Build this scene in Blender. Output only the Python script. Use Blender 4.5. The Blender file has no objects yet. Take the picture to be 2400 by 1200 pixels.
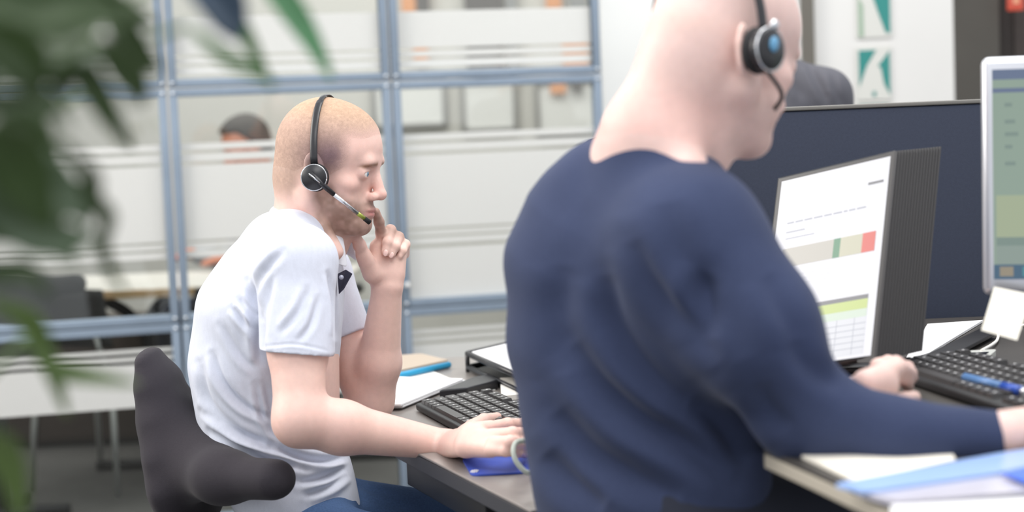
import bpy, bmesh, math, random
import numpy as np
from mathutils import Vector, Matrix
random.seed(7); rng = np.random.default_rng(5)
C = bpy.context.scene.collection
scn = bpy.context.scene
# ------------------------------------------------------------------ camera
F = 3806.0; CAM = np.array([0.0, 0.0, 1.28]); PITCH = .081; ROLL = .041
_f = np.array([0, math.cos(PITCH), -math.sin(PITCH)])
_r = np.array([1.0, 0, 0]); _u = np.array([0, math.sin(PITCH), math.cos(PITCH)])
CR = _r * math.cos(ROLL) - _u * math.sin(ROLL)
CU = _r * math.sin(ROLL) + _u * math.cos(ROLL)
camd = bpy.data.cameras.new('camera'); cam = bpy.data.objects.new('camera', camd); C.objects.link(cam)
camd.sensor_width = 36; camd.lens = 36 * F / 2400; camd.clip_start = .05
m = Matrix.Identity(4)
for i in range(3):
    m[i][0] = CR[i]; m[i][1] = CU[i]; m[i][2] = -_f[i]; m[i][3] = CAM[i]
cam.matrix_world = m
camd.dof.use_dof = True; camd.dof.focus_distance = 2.86; camd.dof.aperture_fstop = 57.09 / 1000 / .024
scn.camera = cam
# ------------------------------------------------------------------ light
w = bpy.data.worlds.new('world'); scn.world = w; w.use_nodes = True
w.node_tree.nodes['Background'].inputs[0].default_value = (.93, .96, 1, 1)
w.node_tree.nodes['Background'].inputs[1].default_value = .95
def area(name, loc, target, sx, sy, power, col):
    l = bpy.data.lights.new(name, 'AREA'); l.shape = 'RECTANGLE'; l.size = sx; l.size_y = sy; l.energy = power; l.color = col
    o = bpy.data.objects.new(name, l); C.objects.link(o); o.location = loc
    o.rotation_euler = (Vector(target) - Vector(loc)).to_track_quat('-Z', 'Y').to_euler()
    return o
area('window_daylight', (-3.2, 3.2, 2.7), (0.2, 2.6, .9), 2.4, 1.8, 120, (1, .95, .88))
area('ceiling_and_fill_light', (0.6, 2.6, 3.0), (0.6, 2.6, 0), 1.6, 1.6, 45, (1, .98, .95))
area('ceiling_and_fill_light', (-.2, .9, 2.9), (-.2, 1.3, 0), 1.4, 1.0, 26, (1, .98, .97))  # unseen fill light added from the camera side
area('ceiling_and_fill_light', (1.1, 4.7, 2.9), (1.1, 5.2, 0), 1.4, .8, 17, (1, .99, .98))  # unseen fill light added to brighten the white wall on the right
area('meeting_room_light', (-.6, 7.3, 2.95), (-.6, 7.3, 0), 3.2, 1.4, 56, (1, .97, .92))
scn.view_settings.view_transform = 'Standard'; scn.view_settings.look = 'None'
scn.view_settings.exposure = .08; scn.view_settings.gamma = 1; scn.view_settings.use_curve_mapping = False

def ray(px, py): return _f + CR * (px - 1200) / F + CU * (600 - py) / F
def P(px, py, Y): d = ray(px, py); return CAM + d * (Y / d[1])
def PZ(px, py, z): d = ray(px, py); return CAM + d * ((z - CAM[2]) / d[2])
def proj(Q):
    q = np.asarray(Q) - CAM; z = q @ _f
    return np.stack([1200 + F * (q @ CR) / z, 600 - F * (q @ CU) / z], -1)
A3 = lambda *v: np.array(v, float)
def nrm(v): v = np.asarray(v, float); return v / np.linalg.norm(v)

# ------------------------------------------------------------------ materials
def lin(c): c = c / 255; return c / 12.92 if c <= .04045 else ((c + .055) / 1.055) ** 2.4
def rgb(*c): return tuple(lin(x) for x in c) + (1,)
MATS = {}
def mat(name, col, rough=.6, metal=0, noise=0, nscale=20, bump=0, bscale=200, emit=0, alpha=1, attr=None, spec=.5, sheen=0, trans=0, sss=0, stretch=None):
    if name in MATS: return MATS[name]
    M = bpy.data.materials.new(name); M.use_nodes = True; nt = M.node_tree; b = nt.nodes['Principled BSDF']
    b.inputs['Roughness'].default_value = rough; b.inputs['Metallic'].default_value = metal
    b.inputs['Specular IOR Level'].default_value = spec
    base = None
    co = nt.nodes.new('ShaderNodeTexCoord'); cv = co.outputs['Object']
    if stretch:
        mp = nt.nodes.new('ShaderNodeMapping'); mp.inputs['Scale'].default_value = stretch
        nt.links.new(cv, mp.inputs[0]); cv = mp.outputs[0]
    if attr:
        a = nt.nodes.new('ShaderNodeAttribute'); a.attribute_name = attr; base = a.outputs['Color']
    else:
        r = nt.nodes.new('ShaderNodeRGB'); r.outputs[0].default_value = rgb(*col); base = r.outputs[0]
    if noise:
        n = nt.nodes.new('ShaderNodeTexNoise'); n.inputs['Scale'].default_value = nscale; n.inputs['Detail'].default_value = 5
        nt.links.new(cv, n.inputs['Vector'])
        mr = nt.nodes.new('ShaderNodeMapRange'); mr.inputs[1].default_value = .3; mr.inputs[2].default_value = .7
        mr.inputs[3].default_value = 1 - noise; mr.inputs[4].default_value = 1 + noise
        nt.links.new(n.outputs['Fac'], mr.inputs[0])
        mx = nt.nodes.new('ShaderNodeVectorMath'); mx.operation = 'SCALE'
        nt.links.new(base, mx.inputs[0]); nt.links.new(mr.outputs[0], mx.inputs['Scale']); base = mx.outputs[0]
    nt.links.new(base, b.inputs['Base Color'])
    if bump:
        n = nt.nodes.new('ShaderNodeTexNoise'); n.inputs['Scale'].default_value = bscale; n.inputs['Detail'].default_value = 3
        nt.links.new(cv, n.inputs['Vector'])
        bp = nt.nodes.new('ShaderNodeBump'); bp.inputs['Strength'].default_value = bump; bp.inputs['Distance'].default_value = .002
        nt.links.new(n.outputs['Fac'], bp.inputs['Height']); nt.links.new(bp.outputs[0], b.inputs['Normal'])
    if emit:
        nt.links.new(base, b.inputs['Emission Color']); b.inputs['Emission Strength'].default_value = emit
        b.inputs['Base Color'].default_value = (.02, .02, .02, 1)
        for l in list(nt.links):
            if l.to_socket == b.inputs['Base Color']: nt.links.remove(l)
    if sheen: b.inputs['Sheen Weight'].default_value = sheen; b.inputs['Sheen Roughness'].default_value = .4
    if trans: b.inputs['Transmission Weight'].default_value = trans
    if sss:
        b.inputs['Subsurface Weight'].default_value = sss; b.inputs['Subsurface Radius'].default_value = (1, .35, .2); b.inputs['Subsurface Scale'].default_value = .008
    if alpha < 1: b.inputs['Alpha'].default_value = alpha
    MATS[name] = M; return M

# ------------------------------------------------------------------ mesh helpers
def tag(o, label=None, cat=None, group=None, kind=None):
    if label: o['label'] = label
    if cat: o['category'] = cat
    if group: o['group'] = group
    if kind: o['kind'] = kind
    return o
def thing(name, label, cat, loc=(0, 0, 0), group=None, rot=None):
    o = bpy.data.objects.new(name, None); C.objects.link(o); o.empty_display_size = .05
    o.matrix_world = (Matrix.Translation(Vector(tuple(loc))) @ (rot if rot else Matrix.Identity(4)))
    return tag(o, label, cat, group)
class MB:
    def __init__(s): s.v = []; s.f = []; s.m = []; s.sm = []; s.cur = 0
    def add(s, vs, fs, smooth=False):
        o = len(s.v); s.v += [tuple(float(c) for c in v) for v in vs]
        for f in fs: s.f.append(tuple(i + o for i in f)); s.m.append(s.cur); s.sm.append(smooth)
    def box(s, c, size, ax=None, bev=0):
        """box centred at c; ax = 3 row axes"""
        ax = np.eye(3) if ax is None else np.asarray(ax, float); c = np.asarray(c, float); h = np.asarray(size, float) / 2
        if bev <= 0:
            vs = [c + ax[0] * h[0] * i + ax[1] * h[1] * j + ax[2] * h[2] * k for i in (-1, 1) for j in (-1, 1) for k in (-1, 1)]
            s.add(vs, [(0, 1, 3, 2), (4, 6, 7, 5), (0, 4, 5, 1), (2, 3, 7, 6), (0, 2, 6, 4), (1, 5, 7, 3)]); return
        bm = bmesh.new(); bmesh.ops.create_cube(bm, size=1)
        for v in bm.verts: v.co = Vector((v.co.x * size[0], v.co.y * size[1], v.co.z * size[2]))
        bmesh.ops.bevel(bm, geom=bm.edges[:] , offset=bev, segments=3, profile=.5, affect='EDGES')
        bm.verts.index_update()
        vs = [c + ax[0] * v.co.x + ax[1] * v.co.y + ax[2] * v.co.z for v in bm.verts]
        s.add(vs, [tuple(v.index for v in f.verts) for f in bm.faces], True); bm.free()
    def tube(s, pts, r, n=10, cap=True, flat=None):
        pts = [np.asarray(p, float) for p in pts]; rs = r if isinstance(r, (list, tuple)) else [r] * len(pts)
        T = [nrm(pts[min(i + 1, len(pts) - 1)] - pts[max(i - 1, 0)]) for i in range(len(pts))]
        up = A3(0, 0, 1) if abs(T[0][2]) < .9 else A3(1, 0, 0)
        if flat is not None: up = np.asarray(flat[0], float)
        vs = []; N = nrm(np.cross(T[0], up))
        for i, p in enumerate(pts):
            N = nrm(N - T[i] * (N @ T[i])); B = np.cross(T[i], N); k = flat[1] if flat is not None else 1
            for j in range(n):
                a = 2 * math.pi * j / n; vs.append(p + rs[i] * (k * math.cos(a) * N + math.sin(a) * B))
        fs = [(i * n + j, i * n + (j + 1) % n, (i + 1) * n + (j + 1) % n, (i + 1) * n + j) for i in range(len(pts) - 1) for j in range(n)]
        if cap: fs += [tuple(range(n))[::-1], tuple((len(pts) - 1) * n + j for j in range(n))]
        s.add(vs, fs, True)
    def prism(s, poly, vec):
        n = len(poly); poly = [np.asarray(p, float) for p in poly]; vec = np.asarray(vec, float)
        vs = poly + [p + vec for p in poly]
        s.add(vs, [tuple(range(n)), tuple(range(n, 2 * n))[::-1]] + [(j, j + n, (j + 1) % n + n, (j + 1) % n) for j in range(n)])
    def ell(s, c, r, ax=None, nu=24, nv=14):
        ax = np.eye(3) if ax is None else np.asarray(ax, float); c = np.asarray(c, float); vs = []
        for i in range(nv + 1):
            t = math.pi * i / nv
            for j in range(nu):
                a = 2 * math.pi * j / nu
                vs.append(c + ax[0] * r[0] * math.sin(t) * math.cos(a) + ax[1] * r[1] * math.sin(t) * math.sin(a) + ax[2] * r[2] * math.cos(t))
        s.add(vs, [(i * nu + j, i * nu + (j + 1) % nu, (i + 1) * nu + (j + 1) % nu, (i + 1) * nu + j) for i in range(nv) for j in range(nu)], True)
    def grid(s, fn, nu, nv, smooth=True):
        vs = [fn(i / nu, j / nv) for i in range(nu + 1) for j in range(nv + 1)]
        s.add(vs, [(i * (nv + 1) + j, (i + 1) * (nv + 1) + j, (i + 1) * (nv + 1) + j + 1, i * (nv + 1) + j + 1) for i in range(nu) for j in range(nv)], smooth)
    def build(s, name, mats, parent=None, solid=0, bevel=0, merge=True, kind=None):
        me = bpy.data.meshes.new(name); me.from_pydata(s.v, [], s.f)
        for mm in (mats if isinstance(mats, (list, tuple)) else [mats]): me.materials.append(mm)
        me.polygons.foreach_set('material_index', s.m); me.polygons.foreach_set('use_smooth', s.sm)
        bm = bmesh.new(); bm.from_mesh(me)
        if merge: bmesh.ops.remove_doubles(bm, verts=bm.verts, dist=1e-5)
        bmesh.ops.recalc_face_normals(bm, faces=bm.faces); bm.to_mesh(me); bm.free()
        o = bpy.data.objects.new(name, me); C.objects.link(o)
        if parent:
            o.parent = parent; o.matrix_parent_inverse = parent_inv(parent)
        if bevel:
            b = o.modifiers.new('b', 'BEVEL'); b.width = bevel; b.segments = 2; b.limit_method = 'ANGLE'
        if solid:
            b = o.modifiers.new('s', 'SOLIDIFY'); b.thickness = solid; b.offset = 0
        if kind: o['kind'] = kind
        return o
def parent_inv(p):
    M = p.matrix_local.copy() if p.parent is None else parent_world(p)
    return M.inverted()
def parent_world(p):
    if p.parent is None: return p.matrix_local.copy()
    return parent_world(p.parent) @ p.matrix_parent_inverse @ p.matrix_basis
def spline(pts, n=24):
    pts = [np.asarray(p, float) for p in pts]; out = []
    for i in range(len(pts) - 1):
        p0 = pts[max(i - 1, 0)]; p1 = pts[i]; p2 = pts[i + 1]; p3 = pts[min(i + 2, len(pts) - 1)]
        for j in range(n):
            t = j / n
            out.append(.5 * ((2 * p1) + (-p0 + p2) * t + (2 * p0 - 5 * p1 + 4 * p2 - p3) * t * t + (-p0 + 3 * p1 - 3 * p2 + p3) * t ** 3))
    out.append(pts[-1]); return out

# ------------------------------------------------------------------ implicit surfaces (for bodies and cloth)
def frame(axis, side):
    z = nrm(axis); x = np.asarray(side, float); x = nrm(x - z * (x @ z)); y = np.cross(z, x); return x, y, z
def ecap(a, b, ra, rb, side=(0, 1, 0), cap=None):
    """elliptic capsule from a to b; ra=(side radius, other radius)"""
    a = np.asarray(a, float); b = np.asarray(b, float)
    ra = (ra, ra) if np.isscalar(ra) else ra; rb = (rb, rb) if np.isscalar(rb) else rb
    L = np.linalg.norm(b - a); z = (b - a) / L
    sd = np.asarray(side, float)
    if abs(nrm(sd) @ z) > .97: sd = A3(1, 0, 0) if abs(z[0]) < .8 else A3(0, 0, 1)
    x, y, z = frame(z, sd)
    ra = np.asarray(ra, float); rb = np.asarray(rb, float)
    def f(Q):
        q = Q - a; t = np.clip((q @ z) / L, 0, 1); w = q @ z - t * L
        rx = ra[0] + (rb[0] - ra[0]) * t; ry = ra[1] + (rb[1] - ra[1]) * t; rz = np.minimum(rx, ry) if cap is None else cap
        u = q @ x; v = q @ y
        k0 = np.sqrt((u / rx) ** 2 + (v / ry) ** 2 + (w / rz) ** 2) + 1e-9
        k1 = np.sqrt((u / rx ** 2) ** 2 + (v / ry ** 2) ** 2 + (w / rz ** 2) ** 2) + 1e-9
        return k0 * (k0 - 1) / k1
    f.lo = np.minimum(a, b) - max(ra.max(), rb.max()); f.hi = np.maximum(a, b) + max(ra.max(), rb.max())
    return f
def elli(c, r, ax=None):
    c = np.asarray(c, float); ax = np.eye(3) if ax is None else np.asarray(ax, float); r = np.asarray(r, float)
    def f(Q):
        q = (Q - c) @ ax.T
        k0 = np.sqrt(((q / r) ** 2).sum(1)) + 1e-9; k1 = np.sqrt(((q / r ** 2) ** 2).sum(1)) + 1e-9
        return k0 * (k0 - 1) / k1
    f.lo = c - r.max(); f.hi = c + r.max(); return f
def plane(c, n):
    c = np.asarray(c, float); n = nrm(n)
    f = lambda Q: (Q - c) @ n      # negative on the side opposite n
    f.lo = f.hi = None; return f
def capchain(pts, rs, side=(0, 1, 0)):
    return [ecap(pts[i], pts[i + 1], rs[i], rs[i + 1], side) for i in range(len(pts) - 1)]
def evalops(ops, Q):
    d = None
    for mode, k, f in ops:
        e = f(Q)
        if d is None: d = e; continue
        if mode == 's': e = -e
        if mode == 'u':
            if k > 0:
                h = np.clip(.5 + .5 * (e - d) / k, 0, 1); d = e * (1 - h) + d * h - k * h * (1 - h)
            else: d = np.minimum(d, e)
        else:   # subtract / intersect
            if k > 0:
                h = np.clip(.5 - .5 * (e - d) / k, 0, 1); d = e * (1 - h) + d * h + k * h * (1 - h)
            else: d = np.maximum(d, e)
    return d
def sdfmesh(ops, h, B=14, lo=None, hi=None):
    if lo is None:
        lo = np.min([f.lo for m_, k, f in ops if m_ == 'u' and f.lo is not None], 0) - .02
        hi = np.max([f.hi for m_, k, f in ops if m_ == 'u' and f.lo is not None], 0) + .02
    S = B * h; nb = np.ceil((hi - lo) / S).astype(int)
    I = np.stack(np.meshgrid(*[np.arange(n) for n in nb], indexing='ij'), -1).reshape(-1, 3)
    cen = lo + (I + .5) * S; R = S * .5 * math.sqrt(3)
    vals = np.stack([f(cen) for m_, k, f in ops], 1)
    d = evalops([(m_, k, (lambda Q, j=j: vals[:, j])) for j, (m_, k, f) in enumerate(ops)], cen)
    act = np.where(np.abs(d) < R * 1.7 + .004)[0]
    g = np.stack(np.meshgrid(*[np.arange(B + 1)] * 3, indexing='ij'), -1).reshape(-1, 3)
    NX, NY, NZ = (nb * B + 2).tolist(); key = lambda i: (i[..., 0] * NY + i[..., 1]) * NZ + i[..., 2]
    VK = []; VP = []; QK = []
    E = [((0, 0, 0), (1, 0, 0)), ((0, 1, 0), (1, 1, 0)), ((0, 0, 1), (1, 0, 1)), ((0, 1, 1), (1, 1, 1)),
         ((0, 0, 0), (0, 1, 0)), ((1, 0, 0), (1, 1, 0)), ((0, 0, 1), (0, 1, 1)), ((1, 0, 1), (1, 1, 1)),
         ((0, 0, 0), (0, 0, 1)), ((1, 0, 0), (1, 0, 1)), ((0, 1, 0), (0, 1, 1)), ((1, 1, 0), (1, 1, 1))]
    for bi in act:
        # cull primitives that cannot matter here
        umin = min([vals[bi, j] for j, (m_, k, f) in enumerate(ops) if m_ == 'u'])
        sub = []
        for j, (m_, k, f) in enumerate(ops):
            v = vals[bi, j]
            if m_ == 'u':
                if v < max(umin, 0) * 1.3 + 3.6 * R + k + .01: sub.append(ops[j])
            elif m_ == 's':
                if v < 2.2 * R + k + .01: sub.append(ops[j])
            else:
                sub.append(ops[j])
        if not sub: continue
        if sub[0][0] != 'u': continue
        base = I[bi] * B; D = evalops(sub, lo + (g + base) * h).reshape(B + 1, B + 1, B + 1)
        if D.min() > 0 or D.max() < 0: continue
        s = D < 0
        c8 = sum(s[a:B + a, b:B + b, c:B + c].astype(int) for a in (0, 1) for b in (0, 1) for c in (0, 1))
        cells = np.argwhere((c8 > 0) & (c8 < 8))
        if len(cells) == 0: continue
        acc = np.zeros((len(cells), 3)); cnt = np.zeros(len(cells))
        for a, b in E:
            ca = cells + a; cb = cells + b; da = D[tuple(ca.T)]; db = D[tuple(cb.T)]; x = (da < 0) != (db < 0)
            t = np.where(x, da / np.where(da == db, 1, da - db), 0)
            acc += np.where(x[:, None], ca + (cb - ca) * t[:, None], 0); cnt += x
        VP.append(lo + (acc / cnt[:, None] + base) * h); VK.append(key(cells + base))
        for ax in range(3):
            o = np.zeros(3, int); o[ax] = 1
            s0 = s[:B, :B, :B]; s1 = s[o[0]:B + o[0], o[1]:B + o[1], o[2]:B + o[2]]
            e = np.argwhere(s0 != s1)
            if len(e) == 0: continue
            fl = s0[tuple(e.T)]; e = e + base; u = np.zeros(3, int); v = np.zeros(3, int); u[(ax + 1) % 3] = 1; v[(ax + 2) % 3] = 1
            q = np.stack([key(e), key(e - u), key(e - u - v), key(e - v)], 1); q[~fl] = q[~fl][:, ::-1]
            ok = (e - u - v >= 0).all(1); QK.append(q[ok])
    VK = np.concatenate(VK); VP = np.concatenate(VP); QK = np.concatenate(QK)
    o = np.argsort(VK); VK = VK[o]; VP = VP[o]
    idx = np.searchsorted(VK, QK); idx = np.clip(idx, 0, len(VK) - 1); ok = (VK[idx] == QK).all(1); idx = idx[ok]
    used = np.unique(idx); rm = np.full(len(VK), -1); rm[used] = np.arange(len(used))
    return VP[used], rm[idx]
def mesh_obj(name, V, Q, material, parent=None, colfn=None, dispfn=None, smooth=1, keep=True):
    me = bpy.data.meshes.new(name); me.vertices.add(len(V)); me.vertices.foreach_set('co', V.astype(np.float32).ravel())
    me.loops.add(len(Q) * 4); me.loops.foreach_set('vertex_index', Q.astype(np.int32).ravel())
    me.polygons.add(len(Q)); me.polygons.foreach_set('loop_start', np.arange(len(Q), dtype=np.int32) * 4)
    me.update(calc_edges=True); me.validate()
    if keep:  # only the biggest connected piece
        par = np.arange(len(V))
        ed = np.empty(len(me.edges) * 2, np.int32); me.edges.foreach_get('vertices', ed); ed = ed.reshape(-1, 2)
        lab = np.arange(len(V))
        for _ in range(400):
            m0 = np.minimum(lab[ed[:, 0]], lab[ed[:, 1]]); new = lab.copy()
            np.minimum.at(new, ed[:, 0], m0); np.minimum.at(new, ed[:, 1], m0); new = new[new]; new = new[new]
            if (new == lab).all(): break
            lab = new
        u, c = np.unique(lab, return_counts=True)
        if len(u) > 1:
            good = u[c > .02 * len(V)]; bad = ~np.isin(lab, good)
            bm = bmesh.new(); bm.from_mesh(me); bm.verts.ensure_lookup_table()
            bmesh.ops.delete(bm, geom=[bm.verts[i] for i in np.where(bad)[0]], context='VERTS'); bm.to_mesh(me); bm.free()
            V = np.empty(len(me.vertices) * 3, np.float32); me.vertices.foreach_get('co', V); V = V.reshape(-1, 3).astype(float)
    # light laplacian smoothing
    ed = np.empty(len(me.edges) * 2, np.int32); me.edges.foreach_get('vertices', ed); ed = ed.reshape(-1, 2)
    deg = np.bincount(ed.ravel(), minlength=len(V))[:, None].clip(1)
    def lap(X):
        a = np.zeros_like(X)
        for c in range(X.shape[1]):
            a[:, c] = np.bincount(ed[:, 0], X[ed[:, 1], c], len(V)) + np.bincount(ed[:, 1], X[ed[:, 0], c], len(V))
        return a / deg
    for _ in range(smooth): V = V * .5 + lap(V) * .5
    me.vertices.foreach_set('co', V.astype(np.float32).ravel()); me.update()
    if dispfn:
        N = np.empty(len(V) * 3, np.float32); me.vertices.foreach_get('normal', N); N = N.reshape(-1, 3)
        d = dispfn(V, N); V = V + N * d[:, None]
        V = V * .5 + lap(V) * .5; V = V * .5 + lap(V) * .5
        me.vertices.foreach_set('co', V.astype(np.float32).ravel())
    if colfn:
        col = np.ones((len(V), 4), np.float32); col[:, :3] = colfn(V)
        a = me.color_attributes.new('Col', 'FLOAT_COLOR', 'POINT'); a.data.foreach_set('color', col.ravel())
    me.polygons.foreach_set('use_smooth', np.ones(len(me.polygons), bool)); me.materials.append(material); me.update()
    o = bpy.data.objects.new(name, me); C.objects.link(o)
    if parent: o.parent = parent; o.matrix_parent_inverse = parent_inv(parent)
    return o
def lc(*c): return np.array([lin(x) for x in c])
def sst(a, b, x): t = np.clip((x - a) / (b - a), 0, 1); return t * t * (3 - 2 * t)
def vnoise(Q, s, seed=0):
    """smooth value noise, -1..1"""
    q = Q * s; i = np.floor(q).astype(np.int64); f = q - i; f = f * f * (3 - 2 * f); out = 0
    for a in (0, 1):
        for b in (0, 1):
            for c in (0, 1):
                n = ((i[:, 0] + a) * 73856093) ^ ((i[:, 1] + b) * 19349663) ^ ((i[:, 2] + c) * 83492791) ^ (seed * 2654435)
                n = (n ^ (n >> 13)) * 1274126177 & 0x7fffffff; v = (n % 10007) / 5003.5 - 1
                out = out + v * np.abs(1 - a - f[:, 0]) * np.abs(1 - b - f[:, 1]) * np.abs(1 - c - f[:, 2])
    return out
def creases(lines, ridge=.75, ws=1, ds=1):
    """cloth folds: each (pixel polyline on the near side, width px, depth m) -> real displacement of the surface"""
    L = []
    for pts, wd, dp in lines:
        pts = [np.array(p, float) for p in spline([A3(x, y, 0) for x, y in pts], 6)]; L.append((np.array(pts)[:, :2], wd * ws, dp * ds))
    def fn(V, N):
        q = proj(V); vd = (V - CAM); vd /= np.linalg.norm(vd, axis=1)[:, None]; fac = sst(.0, .35, -(N * vd).sum(1)); d = np.zeros(len(V))
        for pts, wd, dp in L:
            m_ = (q[:, 0] > pts[:, 0].min() - 4 * wd) & (q[:, 0] < pts[:, 0].max() + 4 * wd) & (q[:, 1] > pts[:, 1].min() - 4 * wd) & (q[:, 1] < pts[:, 1].max() + 4 * wd)
            if not m_.any(): continue
            x = q[m_]; best = np.full(len(x), 1e9); sg = np.zeros(len(x)); tt = np.zeros(len(x)); n = len(pts) - 1
            for i in range(n):
                a, b = pts[i], pts[i + 1]; e = b - a; t = np.clip(((x - a) @ e) / (e @ e), 0, 1); r = x - a - t[:, None] * e
                dd = np.hypot(r[:, 0], r[:, 1]); k = dd < best; best[k] = dd[k]; sg[k] = np.sign(e[0] * r[k, 1] - e[1] * r[k, 0]); tt[k] = (i + t[k]) / n
            env = np.clip(np.sin(np.pi * np.clip(tt, 0.02, .98)), 0, 1) ** .6
            s = best / wd
            d[m_] += env * dp * (-np.exp(-s ** 2) + ridge * np.exp(-((s - 1.9) / 1.1) ** 2) * (.65 + .35 * sg))
        return d * fac
    return fn
# ================================================================== SETTING
M_wall = mat('wall_paint', (226, 225, 222), .85, noise=.02, nscale=3)
M_wallm = mat('meeting_wall_paint', (206, 203, 197), .85, noise=.02, nscale=3)
M_white = mat('white_paint', (238, 238, 236), .7)
M_floor = mat('floor_carpet', (92, 90, 88), .95, noise=.12, nscale=6, bump=.3, bscale=400)
M_steel = mat('blue_grey_steel', (137, 152, 169), .5, .2, noise=.06, nscale=8)
M_steeld = mat('dark_joint', (88, 104, 120), .6)
M_bolt = mat('zinc_bolt', (215, 220, 225), .3, .7)
M_dark = mat('dark_panel', (78, 75, 70), .8, noise=.05, nscale=5)
M_dark2 = mat('dark_door', (52, 46, 43), .7)
b = MB(); b.box((0, 4.3, -.025), (9, 10, .05)); tag(b.build('floor', M_floor), kind='structure')
b = MB(); b.box((-1.2, 8.86, 1.6), (5.6, .12, 3.2)); tag(b.build('wall_back', M_wallm), kind='structure')
b = MB(); b.box((-4.06, 5.6, 1.6), (.12, 6.6, 3.2)); tag(b.build('wall_left', M_wallm), kind='structure')
b = MB(); b.box((1.6, 7.55, 1.6), (.12, 2.5, 3.2)); tag(b.build('wall_inner', M_wallm), kind='structure')
# right hand wall pieces, facing the room at about 6 m
yw = 6.0
def zy(py, px, Y=yw): return P(px, py, Y)[2]
xa, xb, xc, xd, xe = [P(px, 150, yw)[0] for px in (1412, 1878, 1906, 2236, 2700)]
b = MB(); b.box(((xa + xb) / 2, yw + .1, 1.6), (xb - xa, .2, 3.2)); tag(b.build('wall_right', M_white), kind='structure')
b = MB(); b.box(((xb + xc) / 2, yw + .06, 1.6), (xc - xb, .2, 3.2)); tag(b.build('trim_1', mat('dark_frame', (104, 100, 92), .6)), kind='structure')
b = MB(); b.box(((xc + xd) / 2, yw + .1, 1.6), (xd - xc, .2, 3.2)); tag(b.build('wall_poster', M_wall), kind='structure')
xf = P(2342, 50, yw)[0]
b = MB(); b.box(((xd + xf) / 2, yw + .1, 1.6), (xf - xd, .2, 3.2)); tag(b.build('wall_dark', M_dark), kind='structure')
b = MB(); b.box(((xf + xe) / 2, yw + .16, 1.6), (xe - xf, .2, 3.2), bev=.005); b.cur = 1
for k in range(2): b.box(((xf + xe) / 2, yw + .055, .55 + k * 1.05), (xe - xf - .14, .01, .8))
o = tag(b.build('door_1', [M_dark2, mat('dark_door_panel', (60, 52, 48), .6)]), kind='structure')
b = MB(); b.box((xf + .07, yw + .03, 1.02), (.02, .05, .12), bev=.004); b.build('door_handle', M_bolt, o)

# ------------------------------------------------------------------ bolted steel and glass partition
G0 = A3(*P(392, 212, 5.30)); G1 = A3(*P(917, 190, 5.46)); gd = nrm((G1 - G0) * A3(1, 1, 0)); GL = .731
gn = np.cross(gd, A3(0, 0, 1)); gn = gn if gn[1] < 0 else -gn
Gx = lambda k, z, off=0: A3(G0[0], G0[1], 0) + gd * GL * k + A3(0, 0, z) + gn * off
ZR = [.0, .676, 1.44, 2.2]; GAX = np.array([gd, -gn, [0, 0, 1]])
M_glass = bpy.data.materials.new('clear_glass'); M_glass.use_nodes = True; nt = M_glass.node_tree; nt.nodes.clear()
out = nt.nodes.new('ShaderNodeOutputMaterial'); tr = nt.nodes.new('ShaderNodeBsdfTransparent'); gl = nt.nodes.new('ShaderNodeBsdfGlossy'); mx = nt.nodes.new('ShaderNodeMixShader')
tr.inputs[0].default_value = (.95, .97, .96, 1); gl.inputs[1].default_value = .02; mx.inputs[0].default_value = .05
nt.links.new(tr.outputs[0], mx.inputs[1]); nt.links.new(gl.outputs[0], mx.inputs[2]); nt.links.new(mx.outputs[0], out.inputs[0])
M_film = bpy.data.materials.new('frosted_film'); M_film.use_nodes = True; nt = M_film.node_tree; nt.nodes.clear()
out = nt.nodes.new('ShaderNodeOutputMaterial'); tr = nt.nodes.new('ShaderNodeBsdfTransparent'); df = nt.nodes.new('ShaderNodeBsdfDiffuse'); tl = nt.nodes.new('ShaderNodeBsdfTranslucent')
m1 = nt.nodes.new('ShaderNodeMixShader'); m2 = nt.nodes.new('ShaderNodeMixShader')
df.inputs[0].default_value = (.86, .86, .85, 1); tl.inputs[0].default_value = (.86, .86, .84, 1); tr.inputs[0].default_value = (.95, .95, .94, 1)
m1.inputs[0].default_value = .42; m2.inputs[0].default_value = .93
nt.links.new(df.outputs[0], m1.inputs[1]); nt.links.new(tl.outputs[0], m1.inputs[2]); nt.links.new(tr.outputs[0], m2.inputs[1]); nt.links.new(m1.outputs[0], m2.inputs[2]); nt.links.new(m2.outputs[0], out.inputs[0])
def zat(py): return P(410, py, 5.30)[2]
FILM = {2: [(zat(190), zat(184)), (zat(176), zat(158)), (zat(151), zat(136)), (zat(129), zat(40))],
        1: [(zat(742), zat(700)) if 0 else (zat(606), zat(590)), (zat(584), zat(572)), (zat(566), zat(389)), (zat(381), zat(362)), (zat(354), zat(338))],
        0: [(zat(948), zat(848)), (zat(840), zat(830)), (zat(822), zat(812))]}
FW = .0265
n_ = 0
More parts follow.
